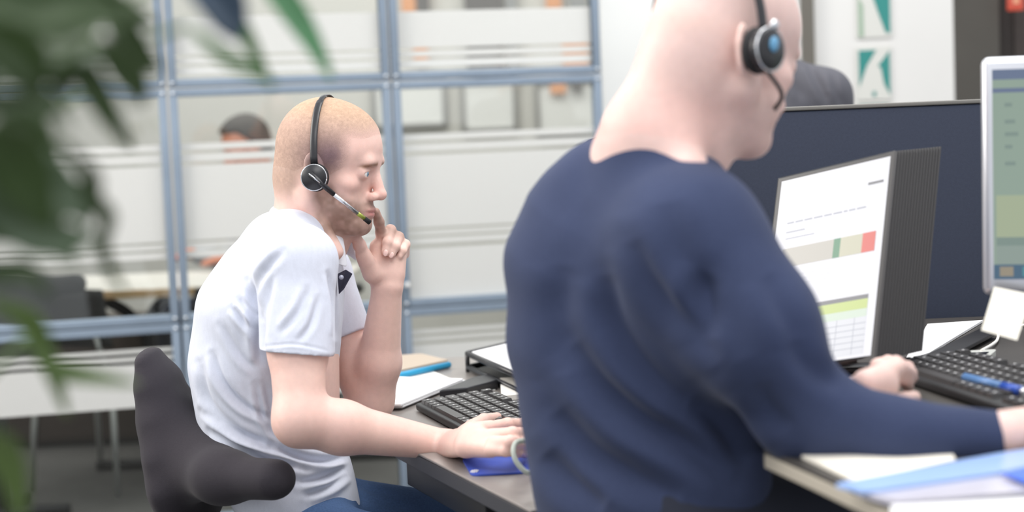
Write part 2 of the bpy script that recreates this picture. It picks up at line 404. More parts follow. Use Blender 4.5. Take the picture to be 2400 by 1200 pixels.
for c in range(-3, 2):
    for r in range(3):
        n_ += 1
        x0, x1 = c + .004 / GL, c + 1 - .004 / GL; z0, z1 = ZR[r] + .002, ZR[r + 1] - .002
        w_ = thing('window_%d' % n_, None, None, Gx(c + .5, z0)); w_['kind'] = 'structure'
        fr = MB(); L = (x1 - x0) * GL
        for xx in (x0 + FW / 2 / GL, x1 - FW / 2 / GL): fr.box(Gx(xx, (z0 + z1) / 2), (FW, .045, z1 - z0), GAX, bev=.002)
        for zz in (z0 + FW / 2, z1 - FW / 2): fr.box(Gx(c + .5, zz), (L - 2 * FW, .045, FW), GAX, bev=.002)
        fo = fr.build('frame', M_steel, w_)
        bl = MB()
        for xx in (x0 + FW / 2 / GL, x1 - FW / 2 / GL):
            for zz in (z0 + FW * .55, z1 - FW * .55): bl.tube([Gx(xx, zz, .020), Gx(xx, zz, .027)], .006, 8)
        bl.build('bolts', M_bolt, fo)
        gp = MB(); gp.box(Gx(c + .5, (z0 + z1) / 2, -.008), (L - 2 * FW, .005, z1 - z0 - 2 * FW), GAX); gp.build('glass_pane', M_glass, w_)
        fm = MB()
        for a, b_ in FILM[r]:
            if r == 1 and c >= 1 - 1 and 0: pass
            a = max(a, z0 + FW); b_ = min(b_, z1 - FW); fm.box(Gx(c + .5, (a + b_) / 2, -.003), (L - 2 * FW, .0006, b_ - a), GAX)
        if r == 1 and c >= 1:
            a, b_ = z0 + FW, zat(606) - .012; fm.box(Gx(c + .5, (a + b_) / 2, -.003), (L - 2 * FW, .0006, b_ - a), GAX)
        fm.build('frosted_film', M_film, w_)
# white round knob on the post beside the man's wrist and low one
for i, (px, py, lab) in enumerate([(955, 668, 'small white round magnet on the steel post beside the raised wrist'), (972, 1172, 'small white round magnet low on the steel post under the desk')]):
    q = P(px, py, 5.4); dd = (q - CAM); nn = -gn; t = ((Gx(0, 0, .05) - CAM) @ gn) / (dd @ gn); q = CAM + dd * t
    b = MB(); b.ell(q, (.009, .009, .009), nu=12, nv=8); b.tube([q, q - gn * .03], .005, 8); tag(b.build('magnet', M_white), lab, 'magnet')
# ================================================================== DESKS, PARTITION
M_desk = mat('desk_laminate', (136, 130, 126), .32, noise=.03, nscale=60, spec=.5)
M_dedge = mat('dark_desk_edge', (58, 58, 62), .5)
M_dblack = mat('black_metal', (36, 36, 38), .45, .3)
M_grey = mat('grey_metal', (176, 176, 174), .4, .6)
M_paper = mat('white_paper', (240, 240, 242), .8)
M_paper2 = mat('off_white_paper', (225, 222, 216), .8)
D1 = .745; D2 = .88
def ZZ(px, py, z): return A3(*PZ(px, py, z))
dk = thing('desk', 'dark grey laminate desk the man in the polo shirt leans on', 'desk', (-.05, 3.0, 0))
poly = [ZZ(905, 1024, D1), ZZ(880, 1005, D1), ZZ(866, 950, D1), ZZ(876, 842, D1), ZZ(1110, 836, D1), A3(.32, 3.60, D1), A3(.32, 2.60, D1), A3(.012 + .02, 2.225, D1), ZZ(1243, 1197, D1)]
b = MB(); b.prism(poly, (0, 0, -.004)); b.build('desktop', M_desk, dk, bevel=.0015)
b = MB(); b.prism([p - A3(0, 0, .0045) for p in poly], (0, 0, -.024)); b.build('edge_board', M_dedge, dk, bevel=.001)
pa, pb = poly[0], poly[-1]; ed = nrm(pb - pa); inn = A3(-ed[1], ed[0], 0)
b = MB(); b.box((pa * .6 + pb * .4) + inn * .03 - A3(0, 0, .052), (.36, .04, .040), [ed, inn, (0, 0, 1)], bev=.003); b.build('support_rail', M_dblack, dk)
b = MB(); b.box((pa * .45 + pb * .55) + inn * .07 - A3(0, 0, .043), (.16, .03, .018), [ed, inn, (0, 0, 1)], bev=.003); b.build('support_bracket', M_dblack, dk)
lg = pa * .42 + pb * .58 + inn * .12
for q in (A3(lg[0], lg[1], 0), A3(.22, 3.42, 0), A3(-.18, 3.4, 0)):
    b = MB(); b.box(q + A3(0, 0, .36), (.075, .05, .70), [ed, inn, (0, 0, 1)], bev=.008); b.box(q + A3(0, 0, .012), (.10, .30, .022), [ed, inn, (0, 0, 1)], bev=.006); b.build('leg', M_grey, dk)
d2 = thing('desk', 'dark raised desk with a pale edge under the navy sleeve', 'desk', (.9, 2.3, 0))
poly2 = [A3(.445, 3.06, D2), A3(.445, 2.35, D2), A3(.345, 2.02, D2), ZZ(1790, 1052, D2), ZZ(1900, 1100, D2), ZZ(2050, 1168, D2), ZZ(2110, 1196, D2), A3(.50, 1.50, D2), A3(1.5, 1.40, D2), A3(1.5, 3.06, D2)]
b = MB(); b.prism(poly2, (0, 0, -.006)); b.build('desktop', mat('dark_desk_top', (70, 67, 64), .4, noise=.04, nscale=50), d2, bevel=.001)
b = MB(); b.prism([p - A3(0, 0, .0065) for p in poly2], (0, 0, -.017)); b.build('pale_edge', mat('pale_edge_band', (178, 170, 156), .5), d2, bevel=.002)
for q in (A3(.9, 1.9, 0), A3(.9, 2.85, 0)):
    b = MB(); b.box(q + A3(0, 0, .43), (.09, .07, .84), bev=.008); b.box(q + A3(0, 0, .015), (.6, .08, .03), bev=.006); b.build('leg', M_dblack, d2)
tp = P(2000, 253, 3.12)
pt = thing('partition_screen', 'dark navy fabric screen behind the monitors on the right', 'desk screen', (.95, 3.12, 0))
b = MB(); x0, x1 = P(1688, 260, 3.12)[0], 1.6
b.box(((x0 + x1) / 2, 3.12, (1.283 + .35) / 2), (x1 - x0, .04, 1.283 - .35), bev=.006); b.build('fabric_panel', mat('navy_felt', (50, 56, 72), .95, noise=.06, nscale=200, bump=.3, bscale=700), pt)
b = MB(); b.box(((x0 + x1) / 2, 3.12, 1.287), (x1 - x0, .044, .008), bev=.002); b.build('top_trim', mat('grey_trim', (112, 110, 106), .5), pt)
for xx in (x0 + .1, x1 - .1): b = MB(); b.box((xx, 3.12, .18), (.05, .03, .36), bev=.004); b.box((xx, 3.12, .01), (.06, .4, .02), bev=.004); b.build('foot', M_dblack, pt)
# ================================================================== PEOPLE helpers
def head_axes(yaw, pitch, roll=0):
    """yaw: degrees away from +x towards +y; pitch: nose down; rows fwd,left,up"""
    y = math.radians(yaw); p = math.radians(pitch); r = math.radians(roll)
    fw = A3(math.cos(y) * math.cos(p), math.sin(y) * math.cos(p), -math.sin(p)); lf = A3(-math.sin(y), math.cos(y), 0); up = np.cross(fw, lf)
    lf2 = lf * math.cos(r) + up * math.sin(r); up2 = np.cross(fw, lf2); return np.array([fw, lf2, up2])
def head_ops(H, ax, s=1.0, ex=.004, ez=-.002):
    W = lambda x, y, z: H + s * (x * ax[0] + y * ax[1] + z * ax[2])
    L = ax[1]; o = []
    E_ = lambda c, r, a=ax: elli(W(*c), A3(*r) * s, a)
    def cap(a, b, ra, rb, side=None):
        sc = lambda r: (r[0] * s, r[1] * s) if not np.isscalar(r) else r * s
        return ecap(W(*a), W(*b), sc(ra), sc(rb), L if side is None else side)
    o.append(('u', 0, E_((-.009, 0, .036), (.087, .076, .088))))
    o.append(('u', .03, E_((.034, 0, .043), (.060, .062, .062))))
    o.append(('u', .02, cap((.040, 0, .03), (.048, 0, -.082), (.060, .048), (.034, .038))))
    o.append(('u', .02, E_((-.03, 0, -.02), (.066, .062, .06))))
    for sg in (-1, 1):
        o.append(('u', .022, cap((-.002, sg * .053, -.055), (.066, sg * .018, -.094), .015, .015)))
        o.append(('u', .02, cap((-.004, sg * .058, -.015), (-.002, sg * .053, -.055), .014, .014)))
        o.append(('u', .02, E_((.055, sg * .046, -.022), (.020, .018, .016))))
        o.append(('u', .015, E_((.052, sg * .036, -.055), (.022, .022, .028))))
    o.append(('u', .016, E_((.076, 0, -.096), (.016, .020, .015))))
    o.append(('u', .012, cap((.085, -.032, .020), (.085, .032, .020), .0110, .0110, ax[0])))
    o.append(('u', .014, E_((.073, 0, -.066), (.020, .026, .022))))
    for sg in (-1, 1): o.append(('s', .010, E_((.099, sg * .033, .000), (.020, .017, .0115))))
    # nose
    o.append(('u', .009, cap((.088, 0, .010), (.104, 0, -.033), .0080, .0100)))
    o.append(('u', .006, E_((.105, 0, -.037), (.0115, .0105, .0100))))
    for sg in (-1, 1):
        o.append(('u', .005, E_((.094, sg * .0125, -.041), (.0115, .0065, .008))))
        o.append(('s', .003, E_((.104, sg * .006, -.0485), (.0045, .003, .0035))))
        # eyelids
        o.append(('u', .004, E_((.077, sg * .032, .0005), (.0135, .0155, .0125))))
        o.append(('s', .0015, E_((.0895, sg * .033, -.0005), (.006, .0125, .0038))))
        o.append(('u', .004, cap((.086, sg * .018, .0075), (.078, sg * .044, .0065), .003, .003)))
    # lips
    o.append(('u', .005, E_((.0895, 0, -.0645), (.0085, .021, .0052))))
    o.append(('u', .005, E_((.088, 0, -.0745), (.0085, .018, .0055))))
    o.append(('s', .002, ecap(W(.0985, -.017, -.0695), W(.0985, .017, -.0695), (.0012 * s, .006 * s), (.0012 * s, .006 * s), ax[2])))
    # ears
    for sg in (-1, 1):
        ea = np.array([nrm(ax[0] * .93 - ax[1] * sg * -.0 + ax[2] * .22), ax[1], ax[2]]); z = nrm(ax[2] - .25 * ax[0]); x = nrm(ax[0] * .9 - ax[1] * sg * .42); x = nrm(x - z * (x @ z)); y = np.cross(z, x)
        ea = np.array([x, y, z]); c = (ex, sg * .080, ez)
        o.append(('u', .004, E_(c, (.018, .0065, .033), ea)))
        ci = W(*c) + sg * L * s * .006 + ax[0] * s * .002
        o.append(('s', .003, elli(ci, A3(.011, .006, .022) * s, ea)))
        o.append(('u', .003, E_((ex + .008, sg * .080, ez - .006), (.004, .004, .006))))
    return o, W
def hair_colour(H, ax, s): pass
def hand_ops(palm, fingers, k=.004, kp=.012):
    """palm: list of (a,b,ra,rb,side); fingers: list of (points, radii)"""
    o = [('u', kp, ecap(*p)) for p in palm]
    for pts, rs in fingers:
        for i in range(len(pts) - 1): o.append(('u', k if i else k * 1.6, ecap(pts[i], pts[i + 1], rs[i], rs[i + 1])))
        for i in range(1, len(pts) - 1): o.append(('u', .003, elli(pts[i], [rs[i] * 1.04] * 3)))
    return o
def nails(name, parent, specs):
    for p, n, t, r in specs:       # centre, outward normal, finger direction, size
        b = MB(); n = nrm(n); t = nrm(np.asarray(t) - n * (np.asarray(t) @ n)); x = np.cross(t, n); b.ell(p, (r * .72, r, r * .22), np.array([x, t, n]), 14, 8)
        b.build(name, M_nail, parent)
M_skin = mat('skin', (0, 0, 0), .5, attr='Col', noise=.035, nscale=90, bump=.12, bscale=700, spec=.35, sss=.12)
M_nail = mat('fingernail', (236, 200, 192), .3, spec=.5)
M_knit = mat('navy_knit', (0, 0, 0), .9, attr='Col', noise=.05, nscale=240, bump=.25, bscale=900, spec=.1, sheen=.08)
M_pique = mat('pique_cotton', (0, 0, 0), .9, attr='Col', noise=.025, nscale=500, bump=.25, bscale=1400, spec=.15, sheen=.15)
M_denim = mat('blue_denim', (0, 0, 0), .9, attr='Col', noise=.12, nscale=300, bump=.2, bscale=900, spec=.15)
M_eye = mat('eye_white', (232, 228, 226), .15)
M_iris = mat('iris_blue', (120, 150, 170), .15)
M_pupil = mat('pupil', (20, 20, 22), .1)
M_plastic = mat('black_plastic', (34, 34, 38), .35)
M_matte = mat('black_foam', (28, 28, 30), .85)
M_chrome = mat('chrome', (214, 216, 220), .18, .9)
def add_eyes(W, ax, s, root, turn=0):
    for sg in (-1, 1):
        c = W(.0765, sg * .032, .0); R_ = .0125 * s; g = nrm(ax[0] * math.cos(turn) + ax[1] * math.sin(turn))
        b = MB(); b.ell(c, (R_,) * 3); e = b.build('eyeball', M_eye, root)
        x = np.cross(A3(0, 0, 1), g); x = nrm(x); y = np.cross(g, x); fa = np.array([x, y, g])
        b = MB(); b.ell(c + g * R_ * .72, (R_ * .52, R_ * .52, R_ * .33), fa, 18, 8); b.build('iris', M_iris, e)
        b = MB(); b.ell(c + g * R_ * .90, (R_ * .24, R_ * .24, R_ * .17), fa, 12, 6); b.build('pupil', M_pupil, e)
# ================================================================== MAN IN THE LIGHT POLO SHIRT
pm = thing('person', 'man with cropped fair hair in a light grey polo shirt, one hand at his mouth', 'person', (-.40, 2.85, 0))
HA = head_axes(-13, 9, 0); HS = .985; HP = A3(*P(766, 392, 2.88))
ops, W = head_ops(HP, HA, HS)
headops = list(ops)
# neck
neckb = A3(*P(724, 548, 2.90))
ops.append(('u', .022, ecap(W(-.028, 0, -.02), neckb + A3(-.008, 0, 0), (.055, .056), (.060, .060), HA[1])))
ops.append(('u', .02, ecap(W(.005, 0, -.06), neckb + A3(.035, 0, .0), (.042, .038), (.048, .042), HA[1])))
ops.append(('u', .012, ecap(W(-.02, -.052, -.05), P(790, 590, 2.82), .012, .011)))
# inner trunk and arms
shR = A3(*P(694, 618, 2.70)); elR = A3(*P(702, 985, 2.60)); wrR = A3(*P(1046, 1043, 2.69))
shL = A3(*P(744, 640, 3.04)); elL = A3(*P(868, 938, 3.00)); wrL = A3(*P(908, 672, 2.945))
chest = A3(*P(680, 700, 2.87)); pel = A3(*P(680, 1180, 2.87))
ops += [('u', .03, ecap(neckb, chest, (.06, .06), (.12, .08))), ('u', .03, ecap(chest, pel, (.13, .085), (.13, .09)))]
ops += [('u', .03, ecap(neckb - A3(0, 0, .03), shR, .045, .05)), ('u', .03, ecap(neckb - A3(0, 0, .03), shL, .045, .05))]
def arm(sh, el, wr, w=1.0, wy=None):
    d = nrm(el - sh); e = nrm(wr - el); m1 = sh + (el - sh) * .55; m2 = el + (wr - el) * .28
    sd = (0, 1, 0)
    o = [('u', .02, ecap(sh, m1, .047 * w, .047 * w)), ('u', .02, ecap(m1, el - d * .0, .047 * w, .040 * w)),
         ('u', .022, ecap(el, m2, (.042 * w, .041 * w), (.043 * w, .042 * w))), ('u', .02, ecap(m2, wr, (.043 * w, .042 * w), (.029 * w, .0245 * w)))]
    return o
ops += arm(shR, elR, wrR, 1.0)
armL = [('u', .02, ecap(shL, elL, .05, .042)), ('u', .015, ecap(elL, P(888, 850, 2.98), .043, (.041, .040))), ('u', .015, ecap(P(888, 850, 2.98), wrL, (.041, .040), (.024, .027), (0, 1, 0)))]
ops += armL
# raised left hand, palm to the camera
Y = lambda px, py, y: A3(*P(px, py, y))
palmL = [(wrL, Y(900, 615, 2.945), (.019, .026), (.017, .034), (0, 1, 0)), (Y(885, 640, 2.94), Y(884, 578, 2.945), .020, .014), (Y(925, 640, 2.95), Y(934, 592, 2.965), .019, .016),
         (Y(905, 640, 2.945), Y(912, 575, 2.965), .019, .014), (Y(872, 640, 2.925), Y(852, 600, 2.905), .018, .0135)]
fingL = [([Y(858, 610, 2.91), Y(843, 575, 2.895), Y(830, 545, 2.885)], [.0135, .011, .0085]),
         ([Y(896, 578, 2.955), Y(893, 545, 2.94), Y(888, 520, 2.925), Y(881, 496, 2.915)], [.0115, .0098, .0092, .0075]),
         ([Y(915, 575, 2.975), Y(915, 540, 2.955), Y(909, 568, 2.925), Y(904, 590, 2.92)], [.0115, .0102, .0092, .0080]),
         ([Y(934, 582, 2.98), Y(934, 556, 2.958), Y(926, 577, 2.93), Y(918, 595, 2.925)], [.0110, .0098, .0088, .0076]),
         ([Y(948, 595, 2.98), Y(950, 573, 2.962), Y(943, 588, 2.942), Y(937, 600, 2.938)], [.0098, .0086, .0076, .0066])]
ops += hand_ops(palmL, fingL, .0035)
# right hand on the mouse
Z = lambda px, py, z: A3(*PZ(px, py, z))
zt = .74
wr2 = wrR
palmR = [(wrR, Z(1105, 1030, .790), (.027, .021), (.033, .018), (0, 1, 0)), (Z(1100, 1045, .782), Z(1150, 1052, .785), .018, .014), (Z(1100, 1028, .79), Z(1158, 1028, .797), .018, .0135), (Z(1105, 1015, .785), Z(1150, 1003, .790), .018, .013)]
fingR = [([Z(1150, 1003, .792), Z(1190, 994, .800), Z(1225, 993, .786), Z(1248, 998, .770)], [.0115, .0098, .009, .0078]),
         ([Z(1158, 1022, .799), Z(1202, 1016, .808), Z(1236, 1016, .790), Z(1258, 1020, .772)], [.012, .0102, .0094, .008]),
         ([Z(1156, 1038, .797), Z(1196, 1036, .803), Z(1230, 1038, .785), Z(1250, 1042, .768)], [.0115, .0098, .009, .0078]),
         ([Z(1150, 1054, .788), Z(1186, 1056, .790), Z(1212, 1060, .776), Z(1230, 1064, .762)], [.0108, .0088, .008, .007]),
         ([Z(1105, 1003, .778), Z(1135, 985, .772), Z(1165, 978, .768)], [.014, .0115, .009])]
ops += hand_ops(palmR, fingR, .0035)
def hair_t(q):
    x, y, z = q.T
    top = sst(.042, .092, z + .5 * np.clip(.06 - x, 0, .05)) * sst(.112, .072, x)
    sidez = sst(-.040, .022, z + .5 * np.clip(-x, 0, .09)) * sst(.082, .026, x + .3 * np.clip(.03 - z, 0, .05))
    nape = sst(-.095, -.015, z) * sst(.0, -.05, x)
    return np.clip(np.maximum(np.maximum(top, sidez), nape), 0, 1)
def hair_paint(base, V, q):
    x, y, z = q.T; n = vnoise(V, 420, 5) * .55 + vnoise(V, 200, 6) * .45
    a = lc(188, 158, 142); d = lc(128, 104, 110); g = lc(184, 154, 128)
    side = np.exp(-((x - .028) / .05) ** 2 - ((z - .024) / .036) ** 2) * .95; top = sst(.070, .11, z) * .7
    c = a * (1 - side[:, None]) + d * side[:, None]; c = c * (1 - top[:, None]) + g * top[:, None]
    t = sst(.12, .95, np.clip(hair_t(q) * (1 + .25 * n), 0, 1))[:, None]
    return np.clip((base * (1 - t) + c * t) * (1 + .20 * n[:, None] * t), 0, 1)
def skin_col(V, W_=None, HP_=HP, HA_=HA, HS_=HS):
    q = (V - HP_) @ HA_.T / HS_; x, y, z = q.T; n = vnoise(V, 60, 3) * .5 + vnoise(V, 140, 4) * .5
    base = np.tile(lc(226, 188, 177), (len(V), 1)); pink = lc(222, 158, 146); pale = lc(230, 198, 184)
    mix = lambda B, c, w: B * (1 - w[:, None]) + c * w[:, None]
    base = mix(base, pale, np.clip(.35 + .5 * vnoise(V, 18, 9), 0, 1) * .6)
    head = (z > -.14) & (np.abs(y) < .12) & (np.abs(x) < .16)
    ear = sst(.074, .084, np.abs(y)) * head * sst(-.05, -.03, z) * (np.abs(x - .004) < .03)
    base = mix(base, lc(224, 128, 112), ear * .75)
    base = mix(base, pink, np.exp(-((x - .1) ** 2 + y ** 2 + (z + .035) ** 2) / .02 ** 2) * .45 * head)
    base = mix(base, pink, np.exp(-((x - .06) ** 2 + (np.abs(y) - .045) ** 2 + (z + .02) ** 2) / .022 ** 2) * .3 * head)
    # neck redness
    base = mix(base, lc(222, 160, 146), sst(-.06, -.1, z) * sst(.03, -.04, x) * head * .5)
    lip = np.exp(-((x - .094) / .012) ** 2 - (y / .024) ** 2 - ((z + .070) / .0085) ** 2) * head
    base = mix(base, lc(196, 120, 116), np.clip(lip * 1.1, 0, .8))
    # stubble
    zu = -.055 + .55 * np.clip(.082 - x, 0, .075); jaw = sst(zu + .008, zu - .012, z) * sst(.0, .022, x) * sst(-.128, -.108, z)
    must = np.exp(-((z + .056) / .008) ** 2 - ((np.abs(y) - .012) / .02) ** 2) * (x > .06)
    side = sst(-.004, .012, x) * sst(.036, .018, x) * sst(.01, -.02, z) * sst(-.07, -.05, z)
    beard = np.clip(jaw + must * .8 + side * .5, 0, 1) * head * (1 - np.clip(lip * 1.5, 0, 1))
    base = mix(base, lc(134, 106, 92), np.clip(beard * (.66 + .35 * n), 0, .85) * (1 if HP_ is HP else .35))
    brow = np.exp(-((z - .0195 + .004 * np.abs(y) / .03) / .0045) ** 2) * sst(.008, .014, np.abs(y)) * sst(.052, .042, np.abs(y)) * (x > .05)
    base = mix(base, lc(140, 102, 76), brow * .85 * head)
    if HP_ is HP: base = base * (1 - head[:, None]) + hair_paint(base, V, q) * head[:, None]
    return np.clip(base, 0, 1)
V, Q = sdfmesh(ops, .0022)
body = mesh_obj('body', V, Q, M_skin, pm, skin_col, smooth=2)
add_eyes(W, HA, HS, pm, .05)
nails('fingernail', pm, [(Y(903.5, 593, 2.9125), A3(0, -1, .1), P(904, 590, 2.92) - P(909, 568, 2.925), .0062), (Y(917.5, 598, 2.918), A3(0, -1, .1), P(918, 595, 2.925) - P(926, 577, 2.93), .0058),
     (Z(1246, 994, .7790), A3(0, 0, 1), A3(1, 0, -.4), .006), (Z(1228, 1060, .769), A3(0, 0, 1), A3(1, 0, -.3), .0055)])
# close cropped hair: a thin shell that sinks under the skin at the hairline
hops0 = [headops[0], headops[1], headops[2], headops[3]]
def hairf(HP_, HA_, HS_, tfun, thick):
    base = [(m_, k, f) for m_, k, f in hops0]
    def f(Qp):
        q = (Qp - HP_) @ HA_.T / HS_; t = tfun(q)
        return evalops(base, Qp) - (thick + .0014) * np.clip(t * 1.6, 0, 1) + .0014
    f.lo = HP_ - .16; f.hi = HP_ + .16; return f
hair_col = skin_col
M_hair = mat('cropped_hair', (0, 0, 0), .75, attr='Col', noise=.10, nscale=700, bump=.35, bscale=1300, spec=.2)
V, Q = sdfmesh([('u', 0, hairf(HP, HA, HS, hair_t, .0012)), ('s', .0, ecap(W(.045, 0, -.03), W(.05, 0, -.12), .06, .05))], .0022)
mesh_obj('hair', V, Q, M_hair, pm, hair_col, smooth=1)
# ---- polo shirt
T = lambda px, py, y, a, b: (A3(*P(px, py, y)), (a, b))
tor = [T(706, 560, 2.88, .085, .058), T(672, 640, 2.88, .155, .098), T(634, 740, 2.87, .175, .122), T(618, 850, 2.87, .165, .122), T(622, 950, 2.87, .155, .112), T(655, 1060, 2.87, .155, .105), T(690, 1140, 2.87, .165, .098), T(716, 1215, 2.87, .17, .098)]
so = []
for i in range(len(tor) - 1): so.append(('u', .03 if i else 0, ecap(tor[i][0], tor[i + 1][0], tor[i][1], tor[i + 1][1], (.08, 1, 0))))
hemR = A3(*P(691, 832, 2.66)); hemL = A3(*P(800, 790, 3.02))
so += [('u', .035, ecap(P(672, 585, 2.80), shR + A3(0, .0, .0), .058, (.062, .066))), ('u', .03, ecap(P(700, 585, 2.95), shL, .055, .060))]
so += [('u', .022, ecap(shR + A3(0, .0, .0), P(696, 870, 2.634), (.062, .066), (.0615, .061), (0, 1, 0))), ('u', .02, ecap(shL, P(812, 815, 3.02), .060, .058))]
so += [('u', .02, ecap(P(640, 560, 2.86), P(700, 570, 2.82), .045, .045))]
V0 = nrm(hemR - shR); V1 = nrm(P(812, 815, 3.02) - shL)
# cut the sleeves at the hems: capsule shaped cutters beyond the hem around the arm axis
def cutter(c, n, r, ln):
    f = ecap(c + n * r * 0 + n * ln / 2, c + n * (ln / 2 + .001), r, r); g = plane(c, -n)
    def h(Qp): q = Qp - c; t = q @ n; rad = np.linalg.norm(q - t[:, None] * n, axis=1); return np.maximum(np.maximum(-t, t - ln), rad - r)
    h.lo = c - r; h.hi = c + r; return h
nR = nrm(A3(*P(693, 900, 2.65)) - A3(*P(690, 760, 2.66)) + A3(.004, 0, 0)); nR = nrm(A3(*P(686, 905, 2.65)) - A3(*P(692, 833, 2.655)))
so.append(('s', .002, cutter(A3(*P(694, 829, 2.636)), nR, .082, .12)))
so.append(('s', .002, cutter(A3(*P(806, 792, 3.02)), V1, .075, .12)))
so.append(('s', .003, ecap(P(697, 868, 2.633), P(697, 900, 2.627), .0535, .0535)))
# neck opening
so.append(('s', .004, ecap(neckb + A3(.012, 0, .035), neckb + A3(.03, 0, .12), (.062, .067), (.075, .085), HA[1])))
hem_y = 1600
foldsP = creases([
    ([(585, 660), (600, 720), (606, 800), (612, 850)], 10, .006), ([(560, 700), (600, 745)], 7, .004), ([(545, 720), (590, 775)], 7, .003),
    ([(500, 830), (520, 890), (570, 950), (640, 985)], 8, .004), ([(470, 850), (490, 940), (560, 1010), (640, 1040)], 9, .004),
    ([(480, 960), (540, 1010), (620, 1045), (700, 1075)], 8, .005), ([(500, 1005), (560, 1045), (640, 1080), (720, 1095)], 9, .005),
    ([(520, 1050), (600, 1075), (680, 1090)], 8, .004), ([(640, 1040), (700, 1070), (760, 1080), (808, 1072)], 8, .006), ([(700, 1130), (760, 1120), (808, 1095)], 8, .005),
    ([(720, 1160), (770, 1140), (812, 1110)], 8, .004), ([(620, 900), (634, 960), (640, 1010)], 8, .003), ([(600, 900), (618, 980), (650, 1030)], 7, .003),
    ([(640, 640), (622, 720), (618, 790)], 9, .003), ([(720, 680), (700, 730), (660, 780)], 8, .0022), ([(745, 700), (730, 760), (700, 800)], 7, .002),
    ([(520, 760), (560, 830), (600, 870)], 8, .002), ([(612, 813), (690, 806), (772, 822)], 2.2, .0012), ([(612, 817), (690, 810), (772, 826)], 2.0, .0008),
    ([(770, 640), (782, 720), (786, 790)], 6, .003), ([(660, 590), (620, 640), (600, 690)], 9, .003)])
def polo_col(V):
    n = vnoise(V * A3(1, 1, .35), 220, 1) * .5 + vnoise(V * A3(1, 1, .35), 500, 2) * .5
    return np.clip(lc(208, 212, 225) * (1 + .05 * n[:, None]), 0, 1)
V, Q = sdfmesh(so, .0028)
shirt = mesh_obj('polo_shirt', V, Q, M_pique, pm, polo_col, lambda V, N: 1.6 * foldsP(V, N) * 1.45 + .0015 * vnoise(V, 14, 8), smooth=3)
# collar: a turned down band round the neck opening
def collar():
    b = MB(); c = neckb + A3(.010, 0, .010)
    n = 40; ring = []
    fw, lf = nrm(A3(1, -.05, 0)), nrm(A3(.05, 1, 0))
    for i in range(n + 1):
        a = math.pi * (1 + .0) + (i / n - .5) * 2 * math.pi * .80   # opening at the front
        dx, dy = math.cos(a), math.sin(a)
        zt = .040 - .065 * (dx * .5 + .5) ** 1.2
        r0 = c + fw * dx * .064 + lf * dy * .066 + A3(0, 0, zt); r1 = c + fw * dx * .073 + lf * dy * .077 + A3(0, 0, zt + .004)
        r2 = c + fw * (dx * .082 - .004) + lf * dy * .092 + A3(0, 0, zt - .026); r3 = c + fw * (dx * .084 - .002) + lf * dy * .098 + A3(0, 0, zt - .042 - .012 * max(dx, 0))
        ri = c + fw * dx * .066 + lf * dy * .068 + A3(0, 0, zt - .035)
        ring.append([ri, r0, r1, r2, r3])
    vs = [p for r_ in ring for p in r_]; k = 5
    b.add(vs, [(i * k + j, (i + 1) * k + j, (i + 1) * k + j + 1, i * k + j + 1) for i in range(n) for j in range(k - 1)], True)
    o = b.build('collar', mat('collar_rib', (232, 233, 240), .9, bump=.3, bscale=900), shirt, solid=.003)
    s_ = o.modifiers.new('ss', 'SUBSURF'); s_.levels = 1; s_.render_levels = 2
collar()
b = MB()
q = [Y(791, 642, 2.83), Y(810, 632, 2.80), Y(826, 642, 2.80), Y(806, 678, 2.81), Y(794, 690, 2.825)]
b.prism(q, A3(.0, .004, 0)); o = b.build('placket_facing', mat('navy_facing', (62, 64, 82), .85), shirt, bevel=.001)
b = MB(); b.tube([Y(800, 650, 2.806), Y(800, 650, 2.800)], .0042, 16); b.build('button', mat('shirt_button', (168, 172, 190), .3), o)
# ---- jeans, belt-free, thighs run under the desk
kR = A3(*P(1055, 1275, 2.70)); kL = A3(*P(1075, 1255, 2.98)); hipR = A3(*P(730, 1235, 2.76)); hipL = A3(*P(735, 1225, 2.98)); kR[2] = .525; kL[2] = .525; hipR[2] = .555; hipL[2] = .555
fR = kR + A3(.10, -.02, -.47); fL = kL + A3(.12, .03, -.47)
jo = [('u', 0, ecap(P(705, 1205, 2.87), hipR * .5 + hipL * .5 - A3(0, 0, .005), (.165, .10), (.165, .105), (0, 1, 0)))]
for h_, k_, f_ in ((hipR, kR, fR), (hipL, kL, fL)):
    jo += [('u', .04, ecap(h_, k_, .092, .070)), ('u', .03, ecap(k_, f_, .068, .056))]
jo.append(('s', .003, plane(fR + A3(0, 0, -.0), A3(0, 0, 1))))
foldsJ = creases([([(812, 1110), (840, 1150), (850, 1195)], 9, .006), ([(830, 1120), (870, 1150), (930, 1165)], 8, .006), ([(850, 1160), (900, 1180), (960, 1190)], 8, .005)])
V, Q = sdfmesh(jo, .006)
mesh_obj('jeans', V, Q, M_denim, pm, lambda V: np.clip(lc(74, 98, 136) * (1 + .12 * vnoise(V, 25, 4)[:, None]), 0, 1), foldsJ, smooth=3)
for f_ in (fR, fL):
    so_ = [('u', 0, ecap(A3(f_[0] - .01, f_[1], .055), A3(f_[0] + .15, f_[1] + .01, .042), (.04, .05), (.042, .036))), ('u', .03, ecap(A3(f_[0], f_[1], .06), A3(f_[0], f_[1], .115), .042, .045)), ('s', .004, plane((0, 0, .004), (0, 0, 1)))]
    V, Q = sdfmesh(so_, .005); mesh_obj('shoe', V, Q, mat('dark_leather', (40, 38, 38), .5), pm)
